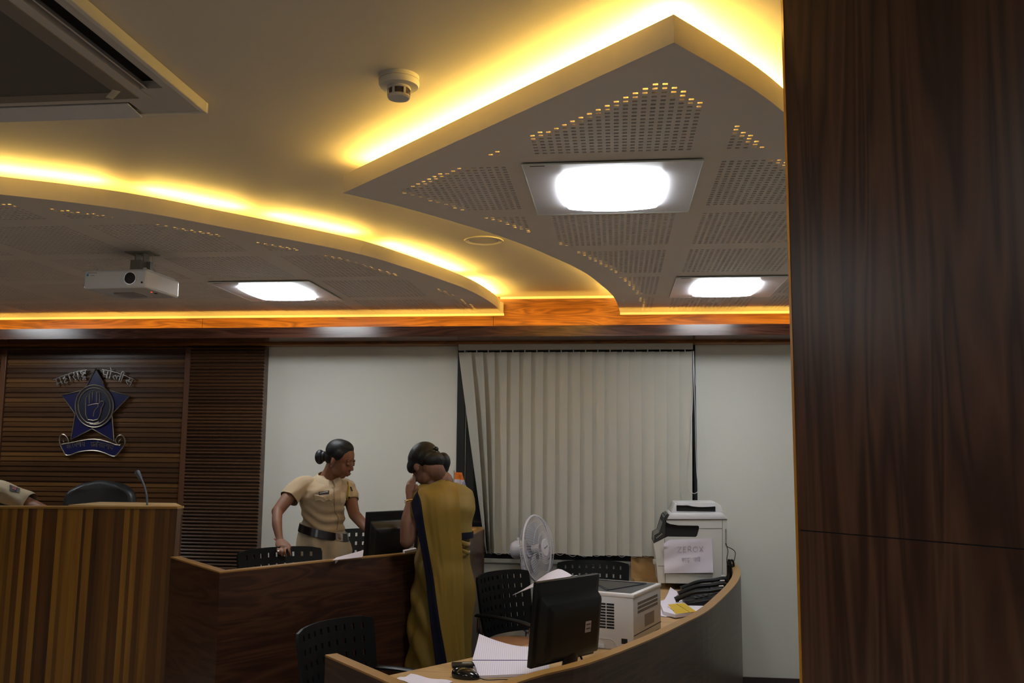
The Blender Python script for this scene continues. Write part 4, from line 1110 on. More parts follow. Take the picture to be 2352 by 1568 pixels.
exz(fixb([(285, 330), (330, 352), (440, 370), (690, 374), (706, 390), (703, 420), (680, 505), (660, 522), (300, 517), (270, 530), (118, 605), (150, 800), (180, 1112), (1000, 1125), (1060, 1010), (1064, 296), (285, 296)]), YC, YC+.38, OFFW, 'body', t)
exz(cp([(275, 245), (285, 330), (330, 352), (440, 370), (690, 374), (706, 390), (703, 420), (680, 505), (660, 522), (300, 517), (270, 530), (122, 602), (128, 505), (190, 470), (250, 275)]), YC+.012, YC+.36, BLACKM, 'output_recess', t)
exz(cp([(128, 498), (190, 462), (252, 272), (295, 222), (320, 232), (275, 300), (262, 520), (122, 604)]), YC+.002, YC+.30, mat('control_panel', (.03, .035, .035), .3), 'control_panel', t)
bm = NB()
for k in range(5):
    p = C4(160+k*16, 530-k*12); box(bm, (p[0], YC+.0015, p[1]), (.006, .002, .006))
link('keys', bm, STEEL, t)
exz(cp([(292, 292), (335, 212), (1000, 206), (1062, 276), (1064, 292)]), YC-.006, YC+.385, mat('copier_lid', (.66, .66, .68), .3), 'scanner_lid', t, .003)
exz(cp([(345, 212), (400, 84), (930, 80), (985, 110), (1020, 205)]), YC+.02, YC+.34, mat('copier_white', (.62, .62, .63), .35), 'document_feeder', t, .004)
bm = NB(); a = C4(415, 118); b = C4(918, 196)
def slant(x, z, o): return (x, YC+.02-o, z)
box2(bm, (a[0], YC+.0165, b[1]), (b[0], YC+.03, a[1])); link('feeder_slot', bm, BLACKM, t)
bm = NB(); rows = []
x0, z0 = C4(420, 80); x1, _ = C4(915, 80)
for i in range(13):
    x = x0+(x1-x0)*i/12; dz = [.0, -.001, -.003, .002, -.004, -.007, -.009, -.010, -.010, -.009, -.008, -.007, -.005][i]
    rows.append([(x, YC+.010, C4(420, 118)[1]+dz+.004), (x, YC+.012, z0+.001), (x, YC+.1, z0+.003)])
sheet(bm, rows); o = link('feeder_flap', bm, mat('flap_white', (.66, .66, .68), .3), t); solidify(o, .003)
bm = NB()
def seam(p, q, w_=.0012):
    a = C4(*p); b = C4(*q); tube(bm, [(a[0], YC-.0005, a[1]), (b[0], YC-.0005, b[1])], w_, 4)
seam((262, 540), (268, 1112)); seam((705, 410), (1000, 410)); seam((1003, 300), (1003, 1000)); seam((175, 890), (262, 893)); seam((268, 988), (880, 995)); seam((285, 299), (1064, 297), .0018); link('panel_gaps', bm, mat('gap_dark', (.06, .06, .05), .6), t)
bm = NB()
for k in range(16):
    p = C4(1046, 420+k*14); box(bm, (p[0]+.001, YC-.0008, p[1]), (.011, .002, .0012))
link('side_louvre', bm, mat('louvre_dark', (.05, .05, .05), .6), t)
bm = NB(); p = C4(120, 850); box(bm, (p[0]+.012, YC+.06, p[1]), (.03, .05, .03), bev=.006); link('handle', bm, OFFW, t)
# power cords behind the copier
t2 = thing('power_cord', 'tangled black power cords hanging beside the copier', 'cable')
bm = NB()
for pts in ([(1060, 640), (1160, 700), (1165, 780), (1135, 870), (1110, 900)], [(1050, 600), (1075, 700), (1060, 820), (1080, 950), (1090, 1050)]):
    tube(bm, catmull([PY(1480+x/5.6, 1140+y/5.6, YC-.01) for x, y in pts], 6), .0022, 6)
link('thin_cord', bm, BLACK, t2)
bm = NB()
for k, pts in enumerate(([(1065, 850), (1130, 820), (1150, 900), (1120, 960), (1110, 1060), (1080, 1120)], [(1070, 820), (1105, 830), (1110, 930), (1090, 1020), (1060, 1090)], [(1080, 860), (1100, 850), (1135, 930), (1100, 1000), (1120, 1100)], [(1065, 900), (1090, 890), (1100, 1000), (1075, 1100)])):
    tube(bm, catmull([PY(1480+x/5.6, 1140+y/5.6, YC-.02-.015*k) for x, y in pts], 6), .0065, 6)
link('cord_bundle', bm, BLACK, t2)
# sign
t = thing('paper_sign', 'curling white paper sign lettered ZEROX taped to the copier', 'sign', (0, 0, 0))
bm = NB(); rows = []
cs = [(248, 600), (868, 535), (885, 975), (256, 985)]
def sg(u, v, o=0):
    top_ = Vector(cs[0]).lerp(Vector(cs[1]), u); bo = Vector(cs[3]).lerp(Vector(cs[2]), u); q = top_.lerp(bo, v)
    if u < .12 and v < .1: q.y -= 40*(u/.12)*(1-v/.1)
    if u >= .12: q.y -= 44*(1-v)*(1-u)
    wob = .004+.003*math.sin(v*7+u*2)+.004*math.sin(u*5+v*9)*v+(.010*(1-u/.12) if u < .12 and v < .15 else 0)
    p = PY(1480+q.x/5.6, 1140+q.y/5.6, YC); return Vector((p.x, YC-.004-wob-o, p.z))
for i in range(25): rows.append([sg(k/24, i/24) for k in range(25)])
sheet(bm, rows); o = link('sheet', bm, PAPER, t); solidify(o, .0006); smooth(o, 60)
PRI = mat('faded_print', (.30, .27, .34), .7)
bm = NB(); letters(bm, [('Z', 1), (' ', .15), ('E', .9), (' ', .1), ('R', 1), (' ', .1), ('O', 1.15), (' ', .1), ('X', 1)], lambda u, v: sg(.27+u, .22+v, .0014), .10, .16, .0011, head=False); link('heading', bm, PRI, t)
bm = NB(); letters(bm, [('ka', 1), ('aa', .45), ('dhu', .9), (' ', .8), ('na', 1), ('ye', 1)], lambda u, v: sg(.36+u, .56+v, .0014), .075, .115, .0009); link('second_line', bm, PRI, t)

# ============================================================ telephones
def phone(label, c, rz):
    t = thing('telephone', label, 'telephone', c, rz, 'black desk telephones in a row')
    bm = NB()
    prism(bm, [(-.10, 0), (.10, 0), (.10, .045), (-.10, .018)], -.085, .085, M4=Matrix(((1, 0, 0, 0), (0, 0, 1, 0), (0, 1, 0, 0), (0, 0, 0, 1))))
    bmesh.ops.bevel(bm, geom=bm.edges[:], offset=.004, segments=2, affect='EDGES', profile=.5)
    smooth(link('base', bm, BLACK, t))
    bm = NB(); pts = catmull([(-.155, -.055, .030), (-.12, -.055, .045), (-.05, -.055, .072), (.04, -.055, .082), (.10, -.055, .092), (.125, -.055, .078)], 5)
    tube(bm, pts, [.0155+.005*abs(i/(len(pts)-1)*2-1)**2 for i in range(len(pts))], 10, ell=(.75, 1.5), up=(0, 0, 1)); hs = smooth(link('handset', bm, BLACK, t))
    bm = NB(); box(bm, (.10, -.055, .1085), (.024, .022, .004), rot=(0, -.1, 0)); link('white_tag', bm, WPLAS, hs)
    bm = NB()
    for i in range(4):
        for j in range(3): box(bm, (-.03+.028*i, .0+.024*j, .032+.007*i), (.018, .014, .006), rot=(0, -.13, 0), bev=.001)
    link('keypad', bm, mat('key_dark', (.05, .05, .055), .4), t)
    bm = NB(); tube(bm, [(-.15+.0022*k, -.05+.008*math.cos(k*1.1), .014+.008*math.sin(k*1.1)) for k in range(60)], .0016, 5); link('coiled_cord', bm, BLACK, t)
    return t
lbs = ['black desk telephone at the back of the row, against the copier', 'black desk telephone second from the copier', 'black desk telephone third from the copier', 'black desk telephone nearest the yellow booklet']
for k, (px, py) in enumerate([(1600, 1350), (1620, 1361), (1616, 1373), (1612, 1387)]):
    q = PZ(px, py, Z1D); phone(lbs[k], (q.x, q.y, Z1D), .12-.02*k)

# ============================================================ papers on the desk
def flat(nm, pts, z, m, par, th=.002, off=None):
    P = [PZ(x, y, z) for x, y in pts]; bm = NB(); prism(bm, [tuple(p.xy) for p in P], z-th/2, z+th/2)
    return link(nm, bm, m, par)
t = thing('paper_sheets', 'loose white papers under the yellow booklet near the telephones', 'papers')
o = flat('lower_sheet', [(1517, 1380), (1560, 1370), (1640, 1378), (1652, 1376), (1600, 1412), (1530, 1416), (1516, 1414)], Z1D+.003, PAPER, t, .003)
bm = NB(); A, B, C_, D = PZ(1519, 1386, Z1D+.005), PZ(1556, 1384, Z1D+.005), PZ(1586, 1372, Z1D+.006), PZ(1540, 1366, Z1D+.006)
rows = []
for i in range(9):
    a = A.lerp(D, i/8); b = B.lerp(C_, i/8); rows.append([a.lerp(b, k/8)+Vector((0, 0, .045*(i/8)**2*(1-k/8)**1.5)) for k in range(9)])
sheet(bm, rows); o = link('curled_sheet', bm, PAPER, t); solidify(o, .001)
t = thing('yellow_booklet', 'thick booklet with yellow and white cover beside the printer', 'booklet')
zq = Z1D+.022
ck = [(1517, 1386), (1571, 1384), (1600, 1404), (1551, 1411), (1524, 1404)]
P = [PZ(x, y, zq) for x, y in ck]
bm = NB(); prism(bm, [tuple(p.xy) for p in P], Z1D+.0055, zq-.002); link('pages', bm, PAPER, t)
flat('cover', ck, zq-.0005, PAPER, t)
flat('yellow_cover_field', [(1534, 1387.5), (1571, 1384.4), (1599.5, 1404), (1552, 1409.6)], zq+.0012, mat('cover_yellow', (.62, .42, .02), .5), t, .001)
flat('back_cover', [(1516, 1386), (1572, 1384), (1601, 1405), (1551, 1412), (1523, 1405)], Z1D+.0048, mat('cover_red', (.5, .06, .03), .5), t, .0012)
bm = NB()
def zw(pts, r=.0011): tube(bm, [PZ(x, y, zq+.0022) for x, y in pts], r, 5)
for k in range(7):
    x = 1556+k*4.2; y = 1386+k*2.6; zw([(x-2, y+1), (x+2, y+3)])
for k in range(3): x = 1534+k*5; zw([(x, 1393+k*3.6), (x+4, 1395.5+k*3.6)])
link('cover_lettering', bm, mat('cover_print', (.12, .06, .01), .6), t)
t = thing('register_book', 'open lined register book lying on the front desk beside the mouse', 'book')
def B3(pts, z): return [PZ(x, y, z) for x, y in pts]
sp0, sp1 = PZ(1084, 1517, Z1D+.02), PZ(1262, 1517, Z1D+.02)
tl, tr = PZ(1100, 1486, Z1D+.012), PZ(1245, 1484, Z1D+.012); bl, br_ = PZ(1099, 1552, Z1D+.01), PZ(1275, 1527, Z1D+.01); br_ = PZ(1262, 1545, Z1D+.01)
def leafm(a0, a1, b0, b1, curl, nm, m):
    bm = NB(); rows = []
    for i in range(13):
        s = i/12; rows.append([(a0.lerp(b0, s)).lerp(a1.lerp(b1, s), k/12)+Vector((0, 0, .012*math.sin(PI*s)*.7+curl*(s**2)*max(0, 1-k/12*1.35)**1.6)) for k in range(13)])
    sheet(bm, rows); o = link(nm, bm, m, t); solidify(o, .0015); smooth(o, 70); return o
def ruled():
    m, nt, b = nodes('ruled_paper')
    tc = nt.nodes.new('ShaderNodeTexCoord'); wv = nt.nodes.new('ShaderNodeTexWave'); wv.inputs['Scale'].default_value = 38; wv.bands_direction = 'X'
    mp = nt.nodes.new('ShaderNodeMapping'); mp.inputs['Rotation'].default_value = (0, 0, -.1); nt.links.new(tc.outputs['Object'], mp.inputs[0]); nt.links.new(mp.outputs[0], wv.inputs['Vector'])
    r = ramp(nt, [(0, (.56, .52, .66)), (.16, (.74, .70, .80)), (1, (.76, .72, .82))]); nt.links.new(wv.outputs['Fac'], r.inputs[0]); nt.links.new(r.outputs[0], b.inputs['Base Color']); b.inputs['Roughness'].default_value = .8
    return m
RUL = ruled()
leafm(sp0, sp1, tl, tr, .055, 'far_page', RUL); leafm(sp0, sp1, bl, br_, .0, 'near_page', RUL)
for nm, (a0, a1, b0, b1) in (('far_page_block', (sp0, sp1, tl, tr)), ('near_page_block', (sp0, sp1, bl, br_))):
    bm = NB(); prism(bm, [tuple(q.xy) for q in (a0, a1, b1, b0)], Z1D+.001, Z1D+.009); link(nm, bm, PAPER, t)
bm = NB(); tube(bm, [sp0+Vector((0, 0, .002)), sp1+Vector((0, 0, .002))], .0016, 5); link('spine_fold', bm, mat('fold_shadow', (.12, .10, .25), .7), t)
t = thing('computer_mouse', 'glossy black computer mouse on the front desk', 'mouse', tuple(PZ(1069, 1557, Z1D)), -.25)
bm = NB(); sph(bm, (0, 0, .010), (.056, .031, .028), u=32, v=20)
for v in bm.verts:
    if v.co.z < .0: v.co.z = 0
    v.co.z *= 1-.25*(v.co.x/.06)
smooth(link('shell', bm, BLACKG, t), 60)
bm = NB(); cyl(bm, (.03, -.004, .026), (.03, .004, .026), .008, n=14); link('wheel', bm, STEEL, t)
bm = NB(); tube(bm, catmull([(.055, 0, .006), (.09, -.01, .004), (.14, .02, .004), (.2, .03, .004)], 5), .0018, 6); link('cord', bm, BLACK, t)
q = PZ(1066, 1531, Z1D)
t = thing('mobile_phone', 'flat black phone with grey oval mark lying behind the mouse', 'phone', tuple(q), .25)
bm = NB(); box(bm, (.01, 0, .007), (.115, .06, .014), bev=.004); link('case', bm, BLACK, t)
bm = NB(); tube(bm, [(.02+.028*math.cos(k*PI/10), .009*math.sin(k*PI/10), .0145) for k in range(20)], .0012, 5, closed=True); link('oval_mark', bm, STEEL, t)
t = thing('paper_sheet', 'loose white sheet at the near corner of the front desk', 'paper')
bm = NB(); A, B, C_, D = PZ(909, 1561, Z1D+.002), PZ(943, 1550, Z1D+.002), PZ(1040, 1567, Z1D+.002), PZ(1000, 1590, Z1D+.002)
rows = [[A.lerp(D, i/8).lerp(B.lerp(C_, i/8), k/8)+Vector((0, 0, .003*math.sin(k*.9+i))) + Vector((0, 0, .003)) for k in range(9)] for i in range(9)]
sheet(bm, rows); o = link('sheet', bm, PAPER, t); solidify(o, .001); smooth(o)

# ============================================================ pedestal fan
YFN = 6.02
c = PY(1234, 1259, YFN)
ax = Vector((.93, -.33, .12)).normalized()
t = thing('pedestal_fan', 'white pedestal fan with round wire cage by the window', 'fan', (0, 0, 0))
zq_ = ax; xq = Vector((0, 0, 1)).cross(zq_).normalized(); yq_ = zq_.cross(xq)
MF = Matrix(((xq.x, yq_.x, zq_.x, c.x), (xq.y, yq_.y, zq_.y, c.y), (xq.z, yq_.z, zq_.z, c.z), (0, 0, 0, 1)))
FW = mat('fan_white', (.64, .62, .68), .3); RF = .209
def mt(p): return MF @ Vector(p)
bm = NB(); tube(bm, [mt((RF*math.cos(k*PI/32), RF*math.sin(k*PI/32), 0)) for k in range(64)], .0065, 8, closed=True); smooth(link('cage_rim', bm, FW, t))
for nm, sgn, dep in (('front_grille', 1, .055), ('rear_grille', -1, .06)):
    bm = NB()
    for k in range(72):
        a_ = k*PI/36; ca, sa = math.cos(a_), math.sin(a_)
        pts = [mt((r*ca, r*sa, sgn*dep*math.sqrt(max(0, 1-(r/RF)**4)))) for r in ((.055 if sgn > 0 else .05), .09, .125, .155, .18, .195, RF)]
        tube(bm, pts, .0010, 4, caps=False)
    for r in (.10, .15): tube(bm, [mt((r*math.cos(k*PI/24), r*math.sin(k*PI/24), sgn*(dep*math.sqrt(1-(r/RF)**4)))) for k in range(48)], .0013, 5, closed=True)
    link(nm, bm, FW, t)
bm = NB(); lathe(bm, [(0, .061), (.05, .060), (.056, .056), (.056, .050), (0, .05)], n=40, M4=MF); cap = smooth(link('badge_cap', bm, FW, t), 30)
bm = NB(); tube(bm, [mt((-.028+.0045*k, -.004+.005*math.sin(k*1.9)+.0012*k, .0625)) for k in range(13)], .0012, 5); link('badge_mark', bm, mat('grey_logo', (.15, .15, .2), .5), cap)
BLD = mat('fan_blade', (.50, .50, .55), .25, alpha=.8)
for k in range(3):
    bm = NB(); rows = []
    for i in range(9):
        r = .03+.14*i/8; half = .28+.42*math.sin(PI*min(1, i/8*.8+.1))
        rows.append([mt((r*math.cos(k*2*PI/3+half*u/4), r*math.sin(k*2*PI/3+half*u/4), -.012*u/4+.0)) for u in range(-4, 5)])
    sheet(bm, rows); o = link('blade', bm, BLD, t); solidify(o, .002); smooth(o, 60)
bm = NB(); cyl(bm, mt((0, 0, -.03)), mt((0, 0, .02)), .03, .026, n=24); smooth(link('hub', bm, FW, t), 40)
bm = NB(); lathe(bm, [(0, -.185), (.03, -.183), (.05, -.172), (.060, -.15), (.062, -.06), (.055, -.05), (0, -.05)], n=32, M4=MF); cyl(bm, mt((0, .055, -.13)), mt((0, .078, -.13)), .009, n=12); smooth(link('motor_housing', bm, FW, t), 40)
pb = mt((0, -.03, -.09)); pbx = Vector((pb.x, pb.y, 0))
bm = NB(); tube(bm, [mt((0, -.05, -.10)), Vector((pb.x+.01, pb.y, c.z-.13)), Vector((pb.x+.015, pb.y, c.z-.24))], [.03, .034, .026], 16); tube(bm, [Vector((pb.x+.015, pb.y, c.z-.24)), Vector((pb.x+.015, pb.y, c.z-.52))], .024, 16); smooth(link('control_column', bm, FW, t), 40)
bm = NB()
for k in range(2): q = Vector((pb.x-.004+k*.018, pb.y-.028, c.z-.115)); cyl(bm, q, q+Vector((0, -.006, 0)), .006, n=12)
link('buttons', bm, mat('button_grey', (.08, .08, .09), .5), t)
bm = NB(); cyl(bm, (pb.x+.015, pb.y, .02), (pb.x+.015, pb.y, c.z-.50), .012, n=16); smooth(link('pole', bm, FW, t), 40)
bm = NB(); lathe(bm, [(0, 0), (.17, 0), (.17, .012), (.13, .022), (.03, .04), (0, .04)], c=(pb.x+.015, pb.y, 0), n=40); smooth(link('foot', bm, FW, t), 40)
bm = NB(); tube(bm, catmull([PY(1135, 1421, 5.85), PY(1152, 1430, 5.85), PY(1168, 1443, 5.85), PY(1190, 1443, 5.85), Vector((pb.x+.01, pb.y, .5))], 6), .003, 6); link('mains_lead', bm, BLACK, t)
# tan stool
q = PZ(1180, 1472, .60)
t = thing('stool', 'round brown stool seat in front of the perforated chair by the fan', 'stool', (q.x, q.y, 0))
bm = NB(); lathe(bm, [(0, .60), (.15, .60), (.17, .59), (.17, .565), (0, .56)], n=40); smooth(link('seat', bm, mat('stool_brown', (.30, .14, .06), .55), t), 40)
for k in range(4):
    a_ = PI/4+k*PI/2; bm = NB(); tube(bm, [(.11*math.cos(a_), .11*math.sin(a_), .57), (.15*math.cos(a_), .15*math.sin(a_), 0)], .014, 8); link('leg', bm, mat('stool_leg', (.06, .05, .045), .4), t)

# ============================================================ small things on the middle desk
t = thing('paper_file', 'thin white papers propped on the middle desk rim beside the far monitor', 'papers')
bm = NB(); a = PZ(757, 1289, Z2T+.004); b = PZ(826, 1281.5, Z2T+.004); up_ = PY(826, 1274, (b.y+.06))
q1 = a+Vector((-.02, .05, -.08)); q2 = b+Vector((-.02, .08, -.08))
vs = [bm.verts.new(p) for p in (a+Vector((.0, .045, 0)), b+Vector((0, .045, 0)), b+Vector((-.01, .10, .026)), a+Vector((0, .1, .006)))]
bm.faces.new(vs)
vs2 = [bm.verts.new(p) for p in (a+Vector((-.03, .12, Z2D-Z2T)), b+Vector((-.03, .12, Z2D-Z2T)), b+Vector((-.01, .10, .026)), a+Vector((0, .1, .006)))]
bm.faces.new(vs2); o = link('sheets', bm, PAPER, t); solidify(o, .002)
t = thing('paper_pad', 'small white pad on the middle desk beside the woman in the sari', 'papers')
a = PZ(929, 1271, Z2T+.002); b = PZ(957, 1265, Z2T+.002)
bm = NB(); prism(bm, [(a.x, a.y+.005), (b.x, b.y+.005), (b.x-.02, b.y+.05), (a.x-.02, a.y+.05)], Z2T+.001, Z2T+.014); link('pad', bm, PAPER, t)
# table flag
t = thing('table_flag', 'small orange, white and green flag with blue wheel behind the woman', 'flag')
YFL = 6.12
def F_(px, py, o=0): return PY(px, py, YFL-o)
bandc = [((1044, 1084), (1061, 1085), (1066, 1102), (1043, 1100)), ((1043, 1100), (1066, 1102), (1071, 1118), (1043, 1114)), ((1043, 1114), (1071, 1118), (1080, 1138), (1044, 1133))]
bm = NB()
for k, qd in enumerate(bandc):
    rows = []
    for i in range(5):
        rows.append([F_(*(Vector(qd[0]).lerp(Vector(qd[3]), i/4).lerp(Vector(qd[1]).lerp(Vector(qd[2]), i/4), j/8)), .010*math.sin(j*.9)) for j in range(9)])
    V = len(bm.faces); sheet(bm, rows, mi=k)
bm.normal_update()
o = link('cloth', bm, [mat('flag_orange', (.70, .20, .03), .8), mat('flag_white', (.62, .60, .68), .8), mat('flag_green', (.03, .25, .06), .8)], t); solidify(o, .0015); smooth(o)
bm = NB(); cw = F_(1066, 1110, .012)
tube(bm, [cw+Vector((.0105*math.cos(k*PI/8), -.002, .0125*math.sin(k*PI/8))) for k in range(16)], .0012, 5, closed=True)
for k in range(8): tube(bm, [cw+Vector((0, -.002, 0)), cw+Vector((.010*math.cos(k*PI/4), -.002, .012*math.sin(k*PI/4)))], .0006, 4)
link('wheel_emblem', bm, mat('flag_navy', (.03, .04, .2), .7), t)
bm = NB(); p = F_(1043, 1080); cyl(bm, (p.x, YFL, Z2D), (p.x, YFL, p.z), .005, n=10); lathe(bm, [(0, 0), (.04, 0), (.035, .012), (.008, .02), (0, .02)], c=(p.x, YFL, Z2D), n=20); link('staff', bm, STEEL, t)
# ============================================================ people
SKIN = mat('skin', (.20, .085, .045), .6, sss=.08, noise=.06, nscale=30)
SKIN2 = mat('skin_dusky', (.17, .078, .047), .62, sss=.08, noise=.05, nscale=30)
HAIR = mat('black_hair', (.005, .0045, .005), .52, spec=.3, bump=.5, bscale=160)
KHAKI = mat('khaki_cloth', (.43, .33, .215), .85, spec=.2, noise=.05, nscale=9, bump=.15, bscale=900)
KHAKI2 = mat('khaki_trousers', (.42, .34, .235), .85, spec=.2, noise=.05, nscale=9)
GOLDC = mat('gold', (.75, .50, .15), .25, metal=1)
LIP = mat('lips', (.20, .07, .05), .5)
def loft(bm, rings, n=28, cap=True, p=2.0):
    """rings: (centre, a, b, width_dir) ellipse with a along width_dir and b across, horizontal unless a normal is given"""
    R_ = []
    for r in rings:
        c, a, b, wd = Vector(r[0]), r[1], r[2], Vector(r[3]).normalized()
        fd = Vector((wd.y, -wd.x, 0)) if len(r) < 5 else Vector(r[4]).normalized()
        ring = []
        for k in range(n):
            t_ = 2*PI*k/n; ca, sa = math.cos(t_), math.sin(t_)
            ca = math.copysign(abs(ca)**(2/p), ca); sa = math.copysign(abs(sa)**(2/p), sa)
            ring.append(bm.verts.new(c+wd*a*ca+fd*b*sa))
        R_.append(ring)
    for A, B in zip(R_, R_[1:]):
        for k in range(n): bm.faces.new([A[k], A[(k+1) % n], B[(k+1) % n], B[k]])
    if cap: bm.faces.new(R_[0][::-1]); bm.faces.new(R_[-1])
    bmesh.ops.recalc_face_normals(bm, faces=bm.faces[:])
    return bm
def ball_tube(bm, pts, rad, n=14, sub=4, ell=None, up=None):
    P = catmull(pts, sub); m_ = len(P); rr = []
    for i in range(m_):
        s = i/(m_-1)*(len(rad)-1); k = min(int(s), len(rad)-2); rr.append(rad[k]+(rad[k+1]-rad[k])*(s-k))
    tube(bm, P, rr, n, ell=ell, up=up); sph(bm, P[0], rr[0], u=14, v=10); sph(bm, P[-1], rr[-1], u=14, v=10)
    return bm
def head_skin(bm, MH, eye=True):
    E = lambda c, r, rot=(0, 0, 0): sph(bm, c, r, rot, u=24, v=18, M4=MH)
    E((0, -.012, .040), (.074, .095, .082)); E((0, .030, -.022), (.058, .060, .062)); E((0, .050, -.078), (.023, .021, .020))
    for s in (-1, 1):
        E((s*.032, .050, -.026), (.027, .030, .036)); E((s*.034, .022, -.056), (.024, .040, .026)); E((s*.009, .097, -.023), (.0075, .009, .0065))
        E((s*.075, -.006, -.002), (.008, .018, .030), (.15, 0, -s*.25)); E((s*.030, .079, .011), (.0160, .0115, .0125)); E((s*.028, .079, .034), (.022, .008, .006), (0, s*.15, 0))
    q = [MH @ Vector(p) for p in ((0, .082, .024), (0, .092, .004), (0, .104, -.017))]
    tube(bm, q, [.0070, .0075, .0095], 12); sph(bm, q[-1], .0095, u=12, v=8)
    E((0, .085, -.050), (.022, .012, .012)); E((0, .080, -.064), (.018, .012, .010))
def head_parts(par, MH, lids_down=True):
    bm = NB(); sph(bm, (0, .0945, -.0485), (.018, .0065, .0042), u=18, v=10, M4=MH); sph(bm, (0, .0925, -.0570), (.016, .0065, .0048), u=18, v=10, M4=MH); smooth(link('lips', bm, LIP, par), 80)
    for s in (-1, 1):
        bm = NB(); sph(bm, (s*.030, .0845, .0040), (.0118, .0080, .0030), u=16, v=10, M4=MH); e = smooth(link('eye', bm, mat('eyelid_gap', (.05, .03, .025), .4), par), 80)
        bm = NB(); tube(bm, [MH @ Vector((s*(.017+.022*k/6), .0905-.012*(k/6)**2, .0035-.0030*math.sin(PI*k/6))) for k in range(7)], .0013, 5); link('lash', bm, HAIR, e)
        bm = NB(); tube(bm, [MH @ Vector((s*(.012+.032*k/6), .0865-.015*(k/6)**2, .033+.006*math.sin(PI*k/6*.8))) for k in range(7)], .0022, 6, ell=(.6, 1)); link('eyebrow', bm, HAIR, par)
def head_matrix(c, facing_deg, tilt, roll=0):
    """facing: 0 = towards the camera wall (-Y), 90 = towards +X ; tilt: chin down"""
    a = math.radians(facing_deg)
    Rz = Matrix.Rotation(a-PI, 4, 'Z') if False else Matrix.Rotation(math.atan2(-math.cos(a), math.sin(a))-PI/2, 4, 'Z')
    return Matrix.Translation(c) @ Matrix.Scale(.92, 4) @ Rz @ Matrix.Rotation(-math.radians(tilt), 4, 'X') @ Matrix.Rotation(math.radians(roll), 4, 'Y')
def finger(bm, pts, r0=.0082, r1=.0066):
    P = catmull(pts, 3); m_ = len(P)
    tube(bm, P, [r0+(r1-r0)*i/(m_-1) for i in range(m_)], 10); sph(bm, P[-1], r1, u=10, v=8); sph(bm, P[0], r0*1.05, u=10, v=8)

# ---------------- officer
def Q(x, y, Y): return PY(600+x/4.612, 990+y/4.612, Y)
off = thing('person', 'woman in khaki uniform shirt with black belt and hair bun, leaning on a chair back', 'person', (0, 0, 0))
wd = Vector((.87, .5, 0)); fr_ = Vector((.5, -.87, 0))
HM = head_matrix(Q(836, 318, 5.36), 74, 20)
wr = Q(196, 1150, 4.97); kn = Q(245, 1228, 4.875)
bm = NB(); head_skin(bm, HM)
nb = HM @ Vector((0, -.025, -.045))
ball_tube(bm, [nb, nb.lerp(Q(715, 500, 5.40), .5)+Vector((0, .005, 0)), Q(712, 530, 5.41)], [.053, .052, .062])
sh = Q(436, 592, 5.30); el = Q(172, 850, 5.12)
ball_tube(bm, [sh, Q(300, 690, 5.215), el], [.042, .040, .033]); ball_tube(bm, [el, Q(168, 985, 5.04), wr], [.034, .033, .0215], ell=(1, .85))
# right hand over the chair back
pal = [wr, Q(215, 1190, 4.93), kn]
tube(bm, catmull(pal, 4), [.022, .024, .028, .032, .035, .037, .038, .038, .037][:9], 16, ell=(1.0, .48), up=(1, .1, 0)); sph(bm, kn, (.038, .020, .016))
ks = [((168, 1238), (178, 1272), (196, 1300)), ((207, 1236), (214, 1282), (222, 1315)), ((250, 1232), (252, 1285), (262, 1322)), ((288, 1228), (300, 1275), (312, 1312))]
for (a, b, c) in ks:
    finger(bm, [Q(*a, 4.865)+Vector((0, .01, 0)), Q((a[0]+b[0])/2, (a[1]+b[1])/2-2, 4.838), Q(*b, 4.822), Q(*c, 4.826)])
finger(bm, [Q(235, 1205, 4.93), Q(275, 1240, 4.945), Q(300, 1275, 4.94)], .010, .0085)
# left arm towards the desk behind the monitor
sl_ = Q(925, 590, 5.48); e2 = Q(985, 880, 5.38); w2 = Q(1160, 1080, 5.16)
ball_tube(bm, [sl_, Q(950, 740, 5.44), e2], [.042, .040, .034]); ball_tube(bm, [e2, Q(1070, 975, 5.28), w2], [.034, .031, .022])
h2 = Q(1215, 1150, 5.07); tube(bm, catmull([w2, (w2+h2)/2, h2], 3), [.024, .028, .032, .036, .038, .038, .036], 14, ell=(.5, 1.0), up=(0, 0, 1))
for k in range(4):
    o_ = Vector((-.025+.018*k, .010*k-.01, 0)); finger(bm, [h2+o_, h2+o_+Vector((.012, -.032, -.012)), h2+o_+Vector((.016, -.060, -.028))])
finger(bm, [w2+Vector((.0, -.02, 0)), h2+Vector((-.05, -.0, -.01)), h2+Vector((-.055, -.03, -.02))], .010, .0085)
# lower body inside the trousers down to the platform
o = link('body', bm, SKIN, off); remesh(o, .0042, 3, .5)
head_parts(off, HM)
bm = NB()
for c, r in (((0, -.026, .056), (.083, .096, .0805)), ((0, -.052, .008), (.070, .058, .058)), ((.0, -.010, .092), (.066, .070, .046))): sph(bm, c, r, u=28, v=20, M4=HM)
for s in (-1, 1): sph(bm, (s*.070, .006, .045), (.014, .040, .036), (.5, 0, 0), u=16, v=12, M4=HM)
o = link('hair', bm, HAIR, off); remesh(o, .005, 3, .5)
bm = NB(); bc = Q(622, 272, 5.43); sph(bm, bc, (.030, .036, .044), u=24, v=18); sph(bm, bc+Vector((.022, 0, .003)), (.024, .03, .032), u=20, v=14); smooth(link('hair_bun', bm, mat('bun_net', (.004, .004, .007), .5), off), 80)
ep = HM @ Vector((.079, -.004, -.033)); ep2 = HM @ Vector((-.079, -.004, -.033))
bm = NB(); sph(bm, ep if ep.y < ep2.y else ep2, .0035, u=10, v=8); link('earring', bm, CHROME, off)
